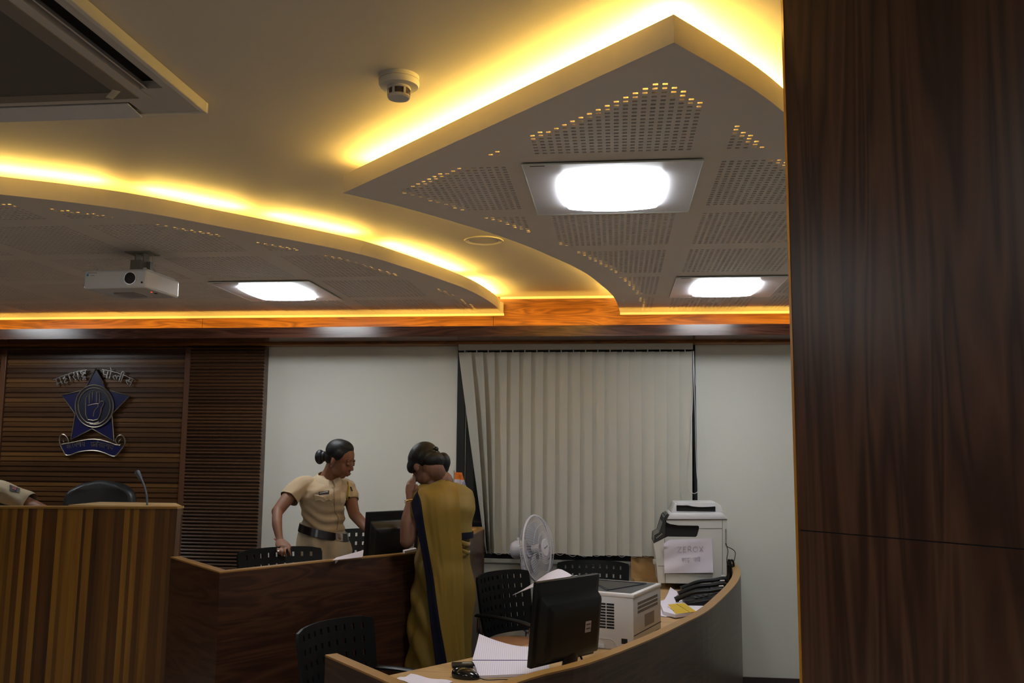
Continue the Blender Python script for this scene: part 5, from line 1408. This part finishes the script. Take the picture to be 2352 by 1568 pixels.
# shirt
def crease(o, fn):
    vs = o.data.vertices; co = [v.co.copy() for v in vs]; no = [v.normal.copy() for v in vs]; fl_ = []
    for c, n in zip(co, no): fl_.extend(c+n*fn(c))
    vs.foreach_set('co', fl_)
    o.data.update()
bm = NB()
rings = [(Q(640, 1062, 5.40), .129, .104, wd), (Q(652, 1010, 5.40), .127, .102, wd), (Q(660, 900, 5.39), .126, .101, wd), (Q(668, 800, 5.38), .138, .108, wd), (Q(672, 700, 5.37), .152, .118, wd),
         (Q(672, 620, 5.375), .158, .108, wd), (Q(668, 565, 5.385), .156, .088, wd), (Q(676, 530, 5.395), .130, .070, wd), (Q(690, 498, 5.405), .095, .062, wd), (Q(700, 470, 5.41), .066, .058, wd)]
loft(bm, rings[::-1])
sph(bm, Q(560, 690, 5.28)+Vector((.012, .02, 0)), (.062, .055, .058)); sph(bm, Q(800, 700, 5.36), (.058, .05, .055))
ball_tube(bm, [Q(490, 570, 5.33), Q(420, 580, 5.295), Q(352, 640, 5.250), Q(304, 700, 5.217), Q(280, 730, 5.205)], [.054, .056, .057, .056, .056])
ball_tube(bm, [Q(880, 580, 5.46), Q(915, 610, 5.475), Q(938, 670, 5.460), Q(950, 722, 5.448), Q(955, 750, 5.44)], [.050, .053, .052, .050, .050])
o = link('shirt', bm, KHAKI, off); remesh(o, .0055, 4, .5)
waist = Q(650, 980, 5.4).z
def shirt_f(c):
    z = (c.z-waist); k = math.exp(-(z/.09)**2)
    d = c.x*.8-c.y*.5
    f = .0065*k*math.sin(c.z*105+c.x*38+2*math.sin(c.x*25))
    ch = Q(560, 640, 5.3).z
    f += .0030*math.exp(-((c.z-ch)/.06)**2)*math.sin(c.x*60-c.z*70)
    f += .0022*math.sin(c.x*26+c.z*33)
    return f
crease(o, shirt_f)
# cut the sleeve ends flat
bm2 = NB(); bm2.from_mesh(o.data)
for p_, q_ in ((Q(302, 702, 5.217), Q(352, 640, 5.250)), (Q(951, 722, 5.448), Q(938, 670, 5.460))):
    nrm_ = (p_-q_).normalized()
    g_ = [v for v in bm2.verts if (v.co-p_).length < .11]
    fs = [f for f in bm2.faces if (f.calc_center_median()-p_).length < .088]; es = list({e for f in fs for e in f.edges})
    bmesh.ops.bisect_plane(bm2, geom=list({v for f in fs for v in f.verts})+es+fs, plane_co=p_+nrm_*.008, plane_no=nrm_, clear_outer=True)
bm2.to_mesh(o.data); bm2.free()
shirt = o
# trousers
bm = NB(); tr = [(Q(648, 1050, 5.41), .130, .106, wd), (Q(655, 1110, 5.41), .142, .114, wd), (Q(668, 1180, 5.415), .166, .132, wd), (Q(675, 1260, 5.42), .176, .142, wd), (Q(675, 1350, 5.42), .170, .142, wd)]
loft(bm, tr)
for s, hx in ((-1, Q(560, 1330, 5.38)), (1, Q(790, 1330, 5.44))):
    zf = Z2F+.06
    ball_tube(bm, [hx, Vector((hx.x-.005, hx.y, .72)), Vector((hx.x-.01, hx.y+.01, zf))], [.098, .078, .058])
o = link('trousers', bm, KHAKI2, off); remesh(o, .007, 3, .5)
hz = Q(650, 1120, 5.4).z
crease(o, lambda c: .013*math.sin(c.x*58+1.2+c.z*12)*math.exp(-((c.z-hz+.05)/.09)**2)+.003*math.sin(c.z*45+c.x*30))
for s, hx in ((-1, Q(560, 1330, 5.38)), (1, Q(790, 1330, 5.44))):
    bm = NB(); sph(bm, (hx.x-.01, hx.y-.045, Z2F+.035), (.045, .11, .035)); smooth(link('shoe', bm, BLACK, off), 80)
# belt: slanting band
bm = NB(); bt = [Q(655+30, 1013+28, 5.405), Q(655+25, 1082+40, 5.405)]
def belt_ring(c, a, b, dz): 
    out = []
    for k in range(40):
        t_ = 2*PI*k/40; p = Vector(c)+wd*a*math.cos(t_)+fr_*b*math.sin(t_); p.z += -.030*math.cos(t_)-.012*math.sin(t_); out.append(p)
    return out
A = belt_ring(Q(662, 1026, 5.405), .139, .114, 0); B = belt_ring(Q(662, 1108, 5.405), .149, .122, 0)
V = [[bm.verts.new(p) for p in r] for r in (A, B)]
for k in range(40): bm.faces.new([V[0][k], V[0][(k+1) % 40], V[1][(k+1) % 40], V[1][k]])
o = link('belt', bm, mat('belt_leather', (.008, .008, .010), .22), off); solidify(o, .006); smooth(o, 50)
kb = 11
bmid = (A[kb]+B[kb])/2; bdir = (A[kb+1]-A[kb-1]).normalized(); bn = Vector((bdir.y, -bdir.x, 0)); bn = bn if bn.y < 0 else -bn
for k in range(40):
    q_ = (A[k]+B[k])/2
    if abs((q_-Q(822, 1095, 5.29)).x) < .02 and q_.y < 5.4: bmid = q_; bdir = (A[(k+1) % 40]-A[k-1]).normalized()
up_ = (A[kb]-B[kb]).normalized(); bn = bdir.cross(up_); bn = bn if bn.y < 0 else -bn
MB_ = Matrix((( bdir.x, up_.x, bn.x, bmid.x), (bdir.y, up_.y, bn.y, bmid.y), (bdir.z, up_.z, bn.z, bmid.z), (0, 0, 0, 1)))
bm = NB(); box(bm, (0, 0, .006), (.050, .044, .008), bev=.004, M4=MB_); smooth(link('buckle', bm, mat('buckle_steel', (.5, .47, .42), .3, metal=.9), off), 40)
bm = NB(); sph(bm, (0, 0, .010), (.012, .014, .004), M4=MB_); link('buckle_crest', bm, BRASS, off)
# details projected on the shirt front
sh_ev = shirt
from mathutils.bvhtree import BVHTree
def bvh_of(o):
    b = NB(); b.from_mesh(o.data); t_ = BVHTree.FromBMesh(b); b.free(); return t_
SB = bvh_of(shirt)
def on_shirt(x, y, lift=.003, bv=None):
    """point of the cloth on the sight line through crop point, lifted off the surface"""
    d = _ray(600+x/4.612, 990+y/4.612); o0 = Vector((0, 0, CZ)); h = (bv or SB).ray_cast(o0, d.normalized())
    if h[0] is None: return None
    return h[0]+h[1]*lift
def patch(nm, pts, m, lift=.003, th=.0016, nu=8, par=off, bv=None):
    """four corners (crop) -> draped patch"""
    bm = NB(); rows = []
    a, b, c, d = [Vector(p) for p in pts]
    for i in range(nu+1):
        row = []
        for j in range(nu+1):
            q = a.lerp(d, i/nu).lerp(b.lerp(c, i/nu), j/nu); w_ = on_shirt(q.x, q.y, lift, bv)
            row.append(w_)
        rows.append(row)
    if any(w_ is None for r in rows for w_ in r): return None
    sheet(bm, rows); o = link(nm, bm, m, par); solidify(o, th); return smooth(o, 60)
KH3 = mat('khaki_flap', (.52, .42, .29), .85, spec=.2)
patch('pocket', [(575, 735), (742, 735), (735, 870), (590, 865)], KHAKI, .001)
bm = NB(); fl_ = [(560, 672), (742, 666), (745, 735), (715, 722), (690, 728), (668, 748), (640, 735), (612, 728), (575, 738)]
ps = [on_shirt(x, y, .004) for x, y in fl_]; cen = on_shirt(650, 700, .006)
if all(ps) and cen:
    vs = [bm.verts.new(p) for p in ps]; cv_ = bm.verts.new(cen)
    for k in range(len(vs)): bm.faces.new([vs[k], vs[(k+1) % len(vs)], cv_])
    o = link('pocket_flap', bm, KH3, off); solidify(o, .002)
    bm = NB(); tube(bm, [p for p in ps[2:]+[ps[0]]], .0011, 5); link('flap_piping', bm, mat('piping', (.25, .18, .11), .8), o)
o = patch('name_tag', [(606, 645), (720, 634), (718, 668), (608, 676)], mat('tag_black', (.02, .02, .03), .3), .006, .003)
o2 = patch('name_tag_text', [(615, 652), (708, 643), (708, 652), (615, 661)], mat('tag_text', (.4, .4, .42), .5), .009, .0006, par=o or off)
patch('second_pocket', [(835, 640), (885, 650), (890, 760), (840, 760)], KH3, .0015)
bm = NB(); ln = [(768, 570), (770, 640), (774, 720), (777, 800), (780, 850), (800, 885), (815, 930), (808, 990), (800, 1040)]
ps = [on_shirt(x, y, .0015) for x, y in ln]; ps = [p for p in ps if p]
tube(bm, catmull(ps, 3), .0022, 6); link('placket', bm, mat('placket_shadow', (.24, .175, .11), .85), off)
for y in (600, 690, 780):
    p = on_shirt(752, y, .003)
    if p: bm = NB(); sph(bm, p, .0035, u=10, v=8); link('button', bm, KH3, off)
# collar
def strip3(nm, pts, m, th=.003, par=off):
    bm = NB(); vs = [bm.verts.new(p) for p in pts]; bm.faces.new(vs); o = link(nm, bm, m, par)
    md_ = o.modifiers.new('s', 'SUBSURF'); md_.levels = 0; solidify(o, th); return o
nc = Q(706, 470, 5.385)
def collar(a0, a1, nm, tip):
    bm = NB(); rows = []
    for i in range(15):
        s_ = i/14; t_ = a0+(a1-a0)*s_; d_ = wd*math.cos(t_)+fr_*math.sin(t_); k_ = s_**3 if tip else 0
        topp = nc+d_*(.056+.004*s_)+Vector((0, 0, .026-.052*s_**1.5))
        low = nc+d_*(.082+.014*k_)+Vector((0, 0, -.016-.048*s_**1.6-.018*k_))
        mid = topp.lerp(low, .4)+d_*.006
        rows.append([topp, mid, low])
    sheet(bm, rows); o = link(nm, bm, KH3, off); solidify(o, .003); return smooth(o, 60)
collar(-PI/2, -PI-PI*.46, 'collar', True); collar(-PI/2, PI*.40, 'collar', True)
# epaulette, star
patch('epaulette', [(430, 470), (580, 455), (582, 474), (446, 502)], KH3, .006, .004)
patch('epaulette_badge', [(420, 462), (468, 452), (470, 478), (438, 494)], mat('epaulette_badge', (.05, .05, .10), .6), .012, .003)
patch('sleeve_patch', [(935, 590), (950, 592), (968, 636), (955, 640)], mat('patch_dark', (.03, .015, .03), .7), .004, .002)
LAN = mat('lanyard_yellow', (.38, .30, .03), .7)
bm = NB(); ps = [on_shirt(x, y, .006) for x, y in [(905, 480), (915, 540), (918, 610), (905, 700), (893, 760), (890, 820), (905, 868)]]
ps = [p for p in ps if p]
if len(ps) > 2: tube(bm, catmull(ps, 4), .0045, 8); link('lanyard', bm, LAN, off)
bm = NB(); ps = [on_shirt(x, y, .006) for x, y in [(885, 705), (900, 740), (905, 800), (910, 860)]]; ps = [p for p in ps if p]
if len(ps) > 2: tube(bm, catmull(ps, 4), .004, 8); link('lanyard_end', bm, LAN, off)
# thread bracelet and ring
bm = NB(); ctr = Q(194, 1150, 4.975); 
tube(bm, [ctr+Vector((.0285*math.cos(k*PI/12), .0265*math.sin(k*PI/12), .0025*math.sin(k)-.004*math.cos(k*PI/12))) for k in range(24)], .0028, 6, closed=True); link('thread_bracelet', bm, mat('red_thread', (.45, .05, .04), .8), off)
bm = NB(); c_ = Q(177, 1268, 4.823); tube(bm, [c_+Vector((.0088*math.cos(k*PI/8), .0088*math.sin(k*PI/8), .001*math.cos(k*PI/8))) for k in range(16)], .0015, 6, closed=True); link('ring', bm, CHROME, off)
patch('belt_loop', [(478, 998), (512, 1002), (480, 1150), (440, 1145)], KHAKI2, .004, .003, bv=bvh_of([c for c in off.children if c.name.startswith('belt')][0]))

# ---------------- woman in the sari
def S(x, y, Y): return PY(880+x/4.752, 1000+y/4.752, Y-.22)
def PW(px, py, Y): return PY(px, py, Y-.22)
sar = thing('person', 'woman in mustard sari with navy border seen from behind, hand raised to her bowed face', 'person', (0, 0, 0))
wds = Vector((.86, .50, 0)).normalized()   # along the shoulders, picture left (near) to right (far)
HS = head_matrix(S(478, 352, 4.82), -132, 58, 0)
GOLDS_SHADED = mat('mustard_silk_shaded', (.165, .105, .018), .65, spec=.25, noise=.08, nscale=6)  # darker copy of the sari silk; shading low down put into the colour
GOLDS = mat('mustard_silk', (.225, .138, .016), .6, spec=.3, sheen=.2, noise=.05, nscale=7)
NAVY = mat('navy_border', (.0045, .0055, .015), .7, spec=.15)
bm = NB(); head_skin(bm, HS)
nb = HS @ Vector((0, -.028, -.045))
ball_tube(bm, [nb, S(590, 440, 4.86), S(630, 520, 4.87)], [.052, .054, .066])
shl = S(430, 660, 4.78); ell_ = S(262, 1150, 4.70); wrs = S(300, 720, 4.74)
ball_tube(bm, [shl, S(352, 900, 4.735), ell_], [.044, .043, .035]); ball_tube(bm, [ell_, S(262, 950, 4.70), wrs], [.035, .033, .022])
hp = S(318, 585, 4.76)
tube(bm, catmull([wrs, S(308, 650, 4.75), hp, S(325, 540, 4.765)], 3), [.023, .024, .026, .029, .032, .034, .035, .035, .034, .033], 16, ell=(1, .5), up=(.9, .4, 0))
for k, (a, b, c) in enumerate([((335, 560), (345, 490), (332, 440)), ((318, 550), (318, 495), (325, 462)), ((298, 555), (296, 500), (312, 470)), ((282, 570), (268, 530), (284, 498))]):
    finger(bm, [S(*a, 4.765+.006*k), S((a[0]+b[0])/2-2, (a[1]+b[1])/2, 4.76), S(*b, 4.765), S(*c, 4.785)], .0085, .0068)
finger(bm, [S(335, 620, 4.745), S(362, 590, 4.735), S(365, 545, 4.745)], .010, .008)
# right arm folded in front
ball_tube(bm, [S(860, 690, 4.93), S(890, 860, 5.02), S(790, 960, 5.10)], [.048, .042, .036]); ball_tube(bm, [S(800, 960, 5.10), S(640, 880, 5.10), S(520, 840, 5.06)], [.036, .030, .022])
q0 = S(520, 840, 5.06); sph(bm, q0+Vector((-.03, 0, .01)), (.042, .02, .03))
for k in range(4): finger(bm, [q0+Vector((-.04, 0, .025-.016*k)), q0+Vector((-.075, .004, .022-.015*k)), q0+Vector((-.10, -.012, .02-.014*k))])
finger(bm, [q0+Vector((-.01, 0, .03)), q0+Vector((-.03, -.01, .06)), q0+Vector((-.05, -.015, .07))], .0095, .008)
o = link('body', bm, SKIN2, sar); remesh(o, .0045, 3, .5)
head_parts(sar, HS)
bm = NB()
for c, r in (((0, -.026, .054), (.086, .097, .084)), ((0, -.055, .010), (.074, .060, .062)), ((0, -.010, .092), (.068, .070, .048))): sph(bm, c, r, u=28, v=20, M4=HS)
sph(bm, (0, -.070, -.030), (.064, .046, .050), u=24, v=16, M4=HS)
for s in (-1, 1): sph(bm, (s*.070, .012, .040), (.017, .048, .042), (.5, 0, 0), u=16, v=12, M4=HS)
o = link('hair', bm, HAIR, sar); remesh(o, .005, 3, .5)
bm = NB(); bc = S(650, 290, 4.86); sph(bm, bc, (.040, .045, .050), u=24, v=18); sph(bm, bc+Vector((-.025, 0, -.018)), (.040, .045, .042), u=20, v=14); sph(bm, bc+Vector((.0, 0, -.03)), (.033, .04, .03), u=20, v=14)
o = link('hair_bun', bm, HAIR, sar); remesh(o, .005, 3, .5)
bm = NB()
for (x, y, r) in ((500, 152, .0155), (575, 155, .0145), (545, 180, .013), (520, 185, .012)): sph(bm, S(x, y-8, 4.80), (r, r*.8, r*.9), u=14, v=10)
tube(bm, catmull([S(470, 186, 4.78), S(510, 172, 4.77), S(560, 176, 4.77), S(600, 196, 4.79)], 4), .007, 8); smooth(link('hair_clip', bm, BLACKG, sar), 80)
e1 = S(468, 465, 4.77); bm = NB(); sph(bm, e1, .004, u=10, v=8); link('earring', bm, GOLDC, sar)
bm = NB(); tube(bm, catmull([S(560, 520, 4.80), S(650, 497, 4.795), S(720, 486, 4.81), S(770, 505, 4.86)], 5), .0016, 6); link('necklace', bm, GOLDC, sar)
# blouse
bm = NB()
rg = [(S(690, 1100, 4.85), .128, .105, wds), (S(680, 1000, 4.845), .134, .110, wds), (S(675, 880, 4.84), .146, .118, wds), (S(672, 780, 4.84), .156, .122, wds), (S(670, 690, 4.845), .160, .112, wds), (S(662, 610, 4.85), .150, .096, wds), (S(655, 555, 4.855), .118, .080, wds), (S(650, 515, 4.86), .078, .066, wds)]
loft(bm, rg)
ball_tube(bm, [S(480, 630, 4.80), S(430, 680, 4.775), S(395, 760, 4.755), S(372, 830, 4.745)], [.056, .056, .055, .054]); ball_tube(bm, [S(820, 650, 4.90), S(862, 700, 4.93), S(885, 800, 4.97)], [.058, .058, .054])
o = link('blouse', bm, mat('blouse_mustard', (.21, .14, .022), .7, noise=.04), sar); remesh(o, .006, 4, .5)
crease(o, lambda c: .003*math.sin(c.z*55+c.x*20)+.002*math.sin(c.x*50))
BB = bvh_of(o)
# blouse hem and sleeve border in navy
bm = NB()
rb = [(S(688, 1045, 4.85), .138, .114, wds), (S(690, 1115, 4.85), .136, .113, wds)]
loft(bm, rb, n=40, cap=False); o = link('blouse_hem', bm, NAVY, sar); solidify(o, .004); smooth(o, 60)
# skirt of the sari
def edge(px_l, px_r, py, Yc, b):
    l = PW(px_l, py, Yc); r = PW(px_r, py, Yc); return ((l+r)/2, (r-l).length/2)
bm = NB(); rows = []
lv = [(1236, 960, 1077), (1262, 958, 1075), (1296, 954, 1079), (1345, 948, 1091), (1380, 944, 1089), (1411, 938, 1084), (1480, 938, 1081), (1520, 934, 1082), (1600, 930, 1084), (1690, 926, 1087)]
N_ = 96
for i, (py, xl, xr) in enumerate(lv):
    c, a = edge(xl, xr, py, 4.86, .1); b = .105+.03*min(1, i/3); row = []
    for k in range(N_):
        t_ = 2*PI*k/N_; f = 1+(.020+.010*i/9)*math.sin(t_*9+i*.25)+.012*math.sin(t_*17+i*.5)
        row.append(Vector((c.x+a*.985*f*math.cos(t_), 4.645+b*f*math.sin(t_), c.z)))
    rows.append(row)
zf = .012; rows.append([Vector((p.x, p.y, zf)) for p in rows[-1]])
fine = []
for i in range(len(rows)-1):
    for q in range(4): fine.append([rows[i][k].lerp(rows[i+1][k], q/4) for k in range(N_)])
fine.append(rows[-1])
for r in fine:
    for k, v in enumerate(r): 
        t_ = 2*PI*k/N_
        if PI < t_ < 1.5*PI: v.y -= .010*math.sin(v.z*34+v.x*48); v.x -= .006*math.sin(v.z*34+v.x*48)
sheet(bm, fine, closed_u=True); o = link('sari_skirt', bm, GOLDS_SHADED, sar); solidify(o, .003); smooth(o, 80)
# tucked waist folds at the right
bm = NB()
for k, (y0, dy, r_) in enumerate([(1246, 4, .009), (1262, 7, .007)]):
    tube(bm, catmull([PW(1052, y0-3, 4.80), PW(1066, y0+dy*.5, 4.775), PW(1076, y0+dy, 4.82), PW(1077, y0+dy-2, 4.89)], 4), r_, 10, ell=(1.3, .8))
smooth(link('waist_tuck', bm, GOLDS, sar), 80)
# pallu: over the left shoulder and down the back
prow = [((957, 1130), (963, 1121), (1014, 1101), .0), ((951, 1141), (960, 1131), (1040, 1108), .6), ((945, 1156), (966, 1148), (1052, 1128), .95), ((949, 1180), (970, 1175), (1056, 1160), 1), ((956, 1205), (974, 1203), (1059, 1200), 1), ((965, 1250), (982, 1250), (1061, 1250), 1),
        ((972, 1290), (989, 1290), (1063, 1290), 1), ((978, 1330), (996, 1330), (1065, 1330), 1), ((988, 1430), (1010, 1430), (1065, 1430), 1), ((1000, 1525), (1027, 1525), (1068, 1525), 1), ((1006, 1590), (1034, 1590), (1070, 1590), 1)]
SKB = [bvh_of(c) for c in sar.children if c.name.split('.')[0] in ('blouse', 'sari_skirt', 'body')]
def front_y(px, py, dflt):
    d = _ray(px, py).normalized(); ys = [h[0].y for h in (b_.ray_cast(Vector((0, 0, CZ)), d) for b_ in SKB) if h[0] is not None]
    return min(ys) if ys else dflt
bm = NB(); rws = []; YY = []
for i, (a, b, c, k_) in enumerate(prow):
    row = []; yr = []
    for j in range(29):
        if j <= 8: s = j/8; x = a[0]+(b[0]-a[0])*s; y = a[1]+(b[1]-a[1])*s
        else: s = (j-8)/20; x = b[0]+(c[0]-b[0])*s; y = b[1]+(c[1]-b[1])*s
        row.append((x, y)); yr.append(front_y(x, y, 4.60))
    for _ in range(3): yr = [min(yr[q], (yr[max(0, q-1)]+yr[q]+yr[min(28, q+1)])/3) for q in range(29)]
    YY.append(yr); rws.append(row)
for i in range(2, len(YY)):       # cloth hangs: never falls back towards the body below the shoulder blades
    YY[i] = [min(YY[i][q], YY[i-1][q]+.012) for q in range(29)]
out_ = []
for i, row in enumerate(rws):
    r2 = []
    for j, (x, y) in enumerate(row):
        fold = (.006*math.sin(j*.62+i*.15)+.003*math.sin(j*1.5+1))*min(1, i/4)
        r2.append(PY(x, y, YY[i][j]-.014-abs(fold)))
    out_.append(r2)
rws = out_
if 0:
    row = []
    if 1:
        pass
    rws.append(row)
fine = []
for j in range(29):
    colp_ = catmull([r[j] for r in rws], 6); fine.append(colp_)
fine = [[fine[j][i] for j in range(29)] for i in range(len(fine[0]))]
top_ = [p+Vector((.01, .07, -.005)) for p in fine[0]]; top2 = [p+Vector((.0, .12, -.06)) for p in fine[0]]
fine = [top2, top_]+fine
bmn = NB(); sheet(bm, [r[8:] for r in fine]); o = link('pallu', bm, GOLDS, sar); solidify(o, .0025); smooth(o, 80)
sheet(bmn, [r[:9] for r in fine]); o = link('pallu_border', bmn, NAVY, sar); solidify(o, .0025); smooth(o, 80)
bm = NB(); c_ = S(302, 700, 4.742); tube(bm, [c_+Vector((.029*math.cos(k*PI/12), .027*math.sin(k*PI/12), .006*math.cos(k*PI/12))) for k in range(24)], .0028, 8, closed=True); tube(bm, [c_+Vector((.029*math.cos(k*PI/12), .027*math.sin(k*PI/12), -.009+.006*math.cos(k*PI/12))) for k in range(24)], .0020, 8, closed=True); smooth(link('bangle', bm, GOLDC, sar), 80)
for s in (-.06, .08):
    bm = NB(); sph(bm, (rows[-1][0].x*.5+rows[-1][N_//2].x*.5+s, 4.70, .03), (.042, .10, .03)); smooth(link('sandal', bm, BLACK, sar), 80)

# ---------------- seated person at the left edge
YP = 5.42
L3 = lambda px, py, Y=YP: PY(px, py, Y)
per = thing('person', 'seated person in khaki uniform at the left edge, only one sleeve and elbow showing', 'person', (0, 0, 0))
bm = NB(); w3 = Vector((1, 0, 0))
HP = head_matrix(L3(-95, 1030, 5.5), 20, 15); head_skin(bm, HP)
ball_tube(bm, [HP @ Vector((0, -.02, -.05)), L3(-95, 1095, 5.52)], [.055, .065])
ball_tube(bm, [L3(-5, 1125), L3(50, 1152, 5.40), L3(96, 1172, 5.36)], [.050, .046, .040]); ball_tube(bm, [L3(96, 1172, 5.36), L3(60, 1190, 5.26), L3(0, 1195, 5.16)], [.040, .034, .025])
hq = L3(0, 1195, 5.16); sph(bm, hq+Vector((-.04, -.01, 0)), (.045, .025, .02))
for k in range(4): finger(bm, [hq+Vector((-.07, -.025+.018*k, 0)), hq+Vector((-.11, -.028+.018*k, -.004)), hq+Vector((-.14, -.03+.018*k, -.012))])
finger(bm, [hq+Vector((-.02, -.03, 0)), hq+Vector((-.05, -.055, 0)), hq+Vector((-.07, -.065, -.005))], .010, .0085)
ball_tube(bm, [L3(-190, 1125, 5.5), L3(-215, 1185, 5.42), L3(-150, 1200, 5.2)], [.05, .042, .028])
o = link('body', bm, SKIN, per); remesh(o, .005, 3, .5)
head_parts(per, HP)
bm = NB(); sph(bm, (0, -.024, .056), (.084, .095, .080), u=28, v=20, M4=HP); sph(bm, (0, -.05, .01), (.07, .055, .055), M4=HP); o = link('hair', bm, HAIR, per); remesh(o, .006, 2)
bm = NB(); cx_ = L3(-95, 1130, 5.54)
loft(bm, [(Vector((cx_.x, 5.56, Z2F+.50)), .16, .12, w3), (Vector((cx_.x, 5.55, 1.02)), .16, .12, w3), (Vector((cx_.x, 5.53, 1.18)), .18, .125, w3), (L3(-95, 1118, 5.53), .185, .10, w3), (L3(-95, 1104, 5.53), .13, .08, w3), (L3(-95, 1092, 5.53), .07, .065, w3)][::-1])
ball_tube(bm, [L3(-50, 1120, 5.5), L3(-8, 1126), L3(30, 1137, 5.405), L3(62, 1150, 5.39)], [.070, .066, .062, .060]); ball_tube(bm, [L3(-150, 1120, 5.52), L3(-190, 1130, 5.5), L3(-208, 1160, 5.46)], [.065, .062, .058])
o = link('shirt', bm, mat('khaki_dull', (.36, .29, .19), .85, noise=.05), per); remesh(o, .006, 4)
crease(o, lambda c: .004*math.sin(c.x*45+c.z*60))
b2_ = NB(); b2_.from_mesh(o.data); p_, q_ = L3(70, 1153.5, 5.387), L3(30, 1137, 5.405); n_ = (p_-q_).normalized()
bmesh.ops.bisect_plane(b2_, geom=b2_.verts[:]+b2_.edges[:]+b2_.faces[:], plane_co=p_, plane_no=n_, clear_outer=True); b2_.to_mesh(o.data); b2_.free()
BP = bvh_of(o)
def onp(px, py, lift): 
    h = BP.ray_cast(Vector((0, 0, CZ)), _ray(px, py).normalized()); return None if h[0] is None else h[0]+h[1]*lift
def ppatch(nm, cs_, m, lift):
    rows = [[onp(*(Vector(cs_[0]).lerp(Vector(cs_[3]), i/6).lerp(Vector(cs_[1]).lerp(Vector(cs_[2]), i/6), j/6)), lift) for j in range(7)] for i in range(7)]
    if any(v is None for r in rows for v in r): return
    bm = NB(); sheet(bm, rows); o = link(nm, bm, m, per); solidify(o, .002)
ppatch('sleeve_patch', [(22, 1114), (46, 1123), (43, 1132), (22, 1127)], mat('patch_navy', (.012, .012, .015), .7), .004); ppatch('patch_emblem', [(28, 1118), (39, 1122), (37, 1128), (28, 1125)], mat('patch_red', (.15, .03, .03), .7), .007)
bm = NB(); loft(bm, [(Vector((cx_.x, 5.50, Z2F+.54)), .17, .14, w3), (Vector((cx_.x, 5.46, Z2F+.42)), .18, .15, w3)]); 
for s in (-1, 1): ball_tube(bm, [Vector((cx_.x+s*.09, 5.48, Z2F+.50)), Vector((cx_.x+s*.10, 5.15, Z2F+.50)), Vector((cx_.x+s*.10, 5.10, Z2F+.07))], [.085, .07, .05])
o = link('trousers', bm, KHAKI2, per); remesh(o, .008, 3)
# his chair
oc = [x for x in COL.objects if x.name == 'office_chair'][0]
c2_ = copy_tree(oc); c2_['label'] = 'dark office chair under the seated person at the left edge'; c2_.location = (cx_.x, 5.50, Z2F); c2_.rotation_euler = (0, 0, PI)
c2_['group'] = oc['group'] = 'dark office chairs behind the left desk'
bpy.data.scenes.remove(_TMP)
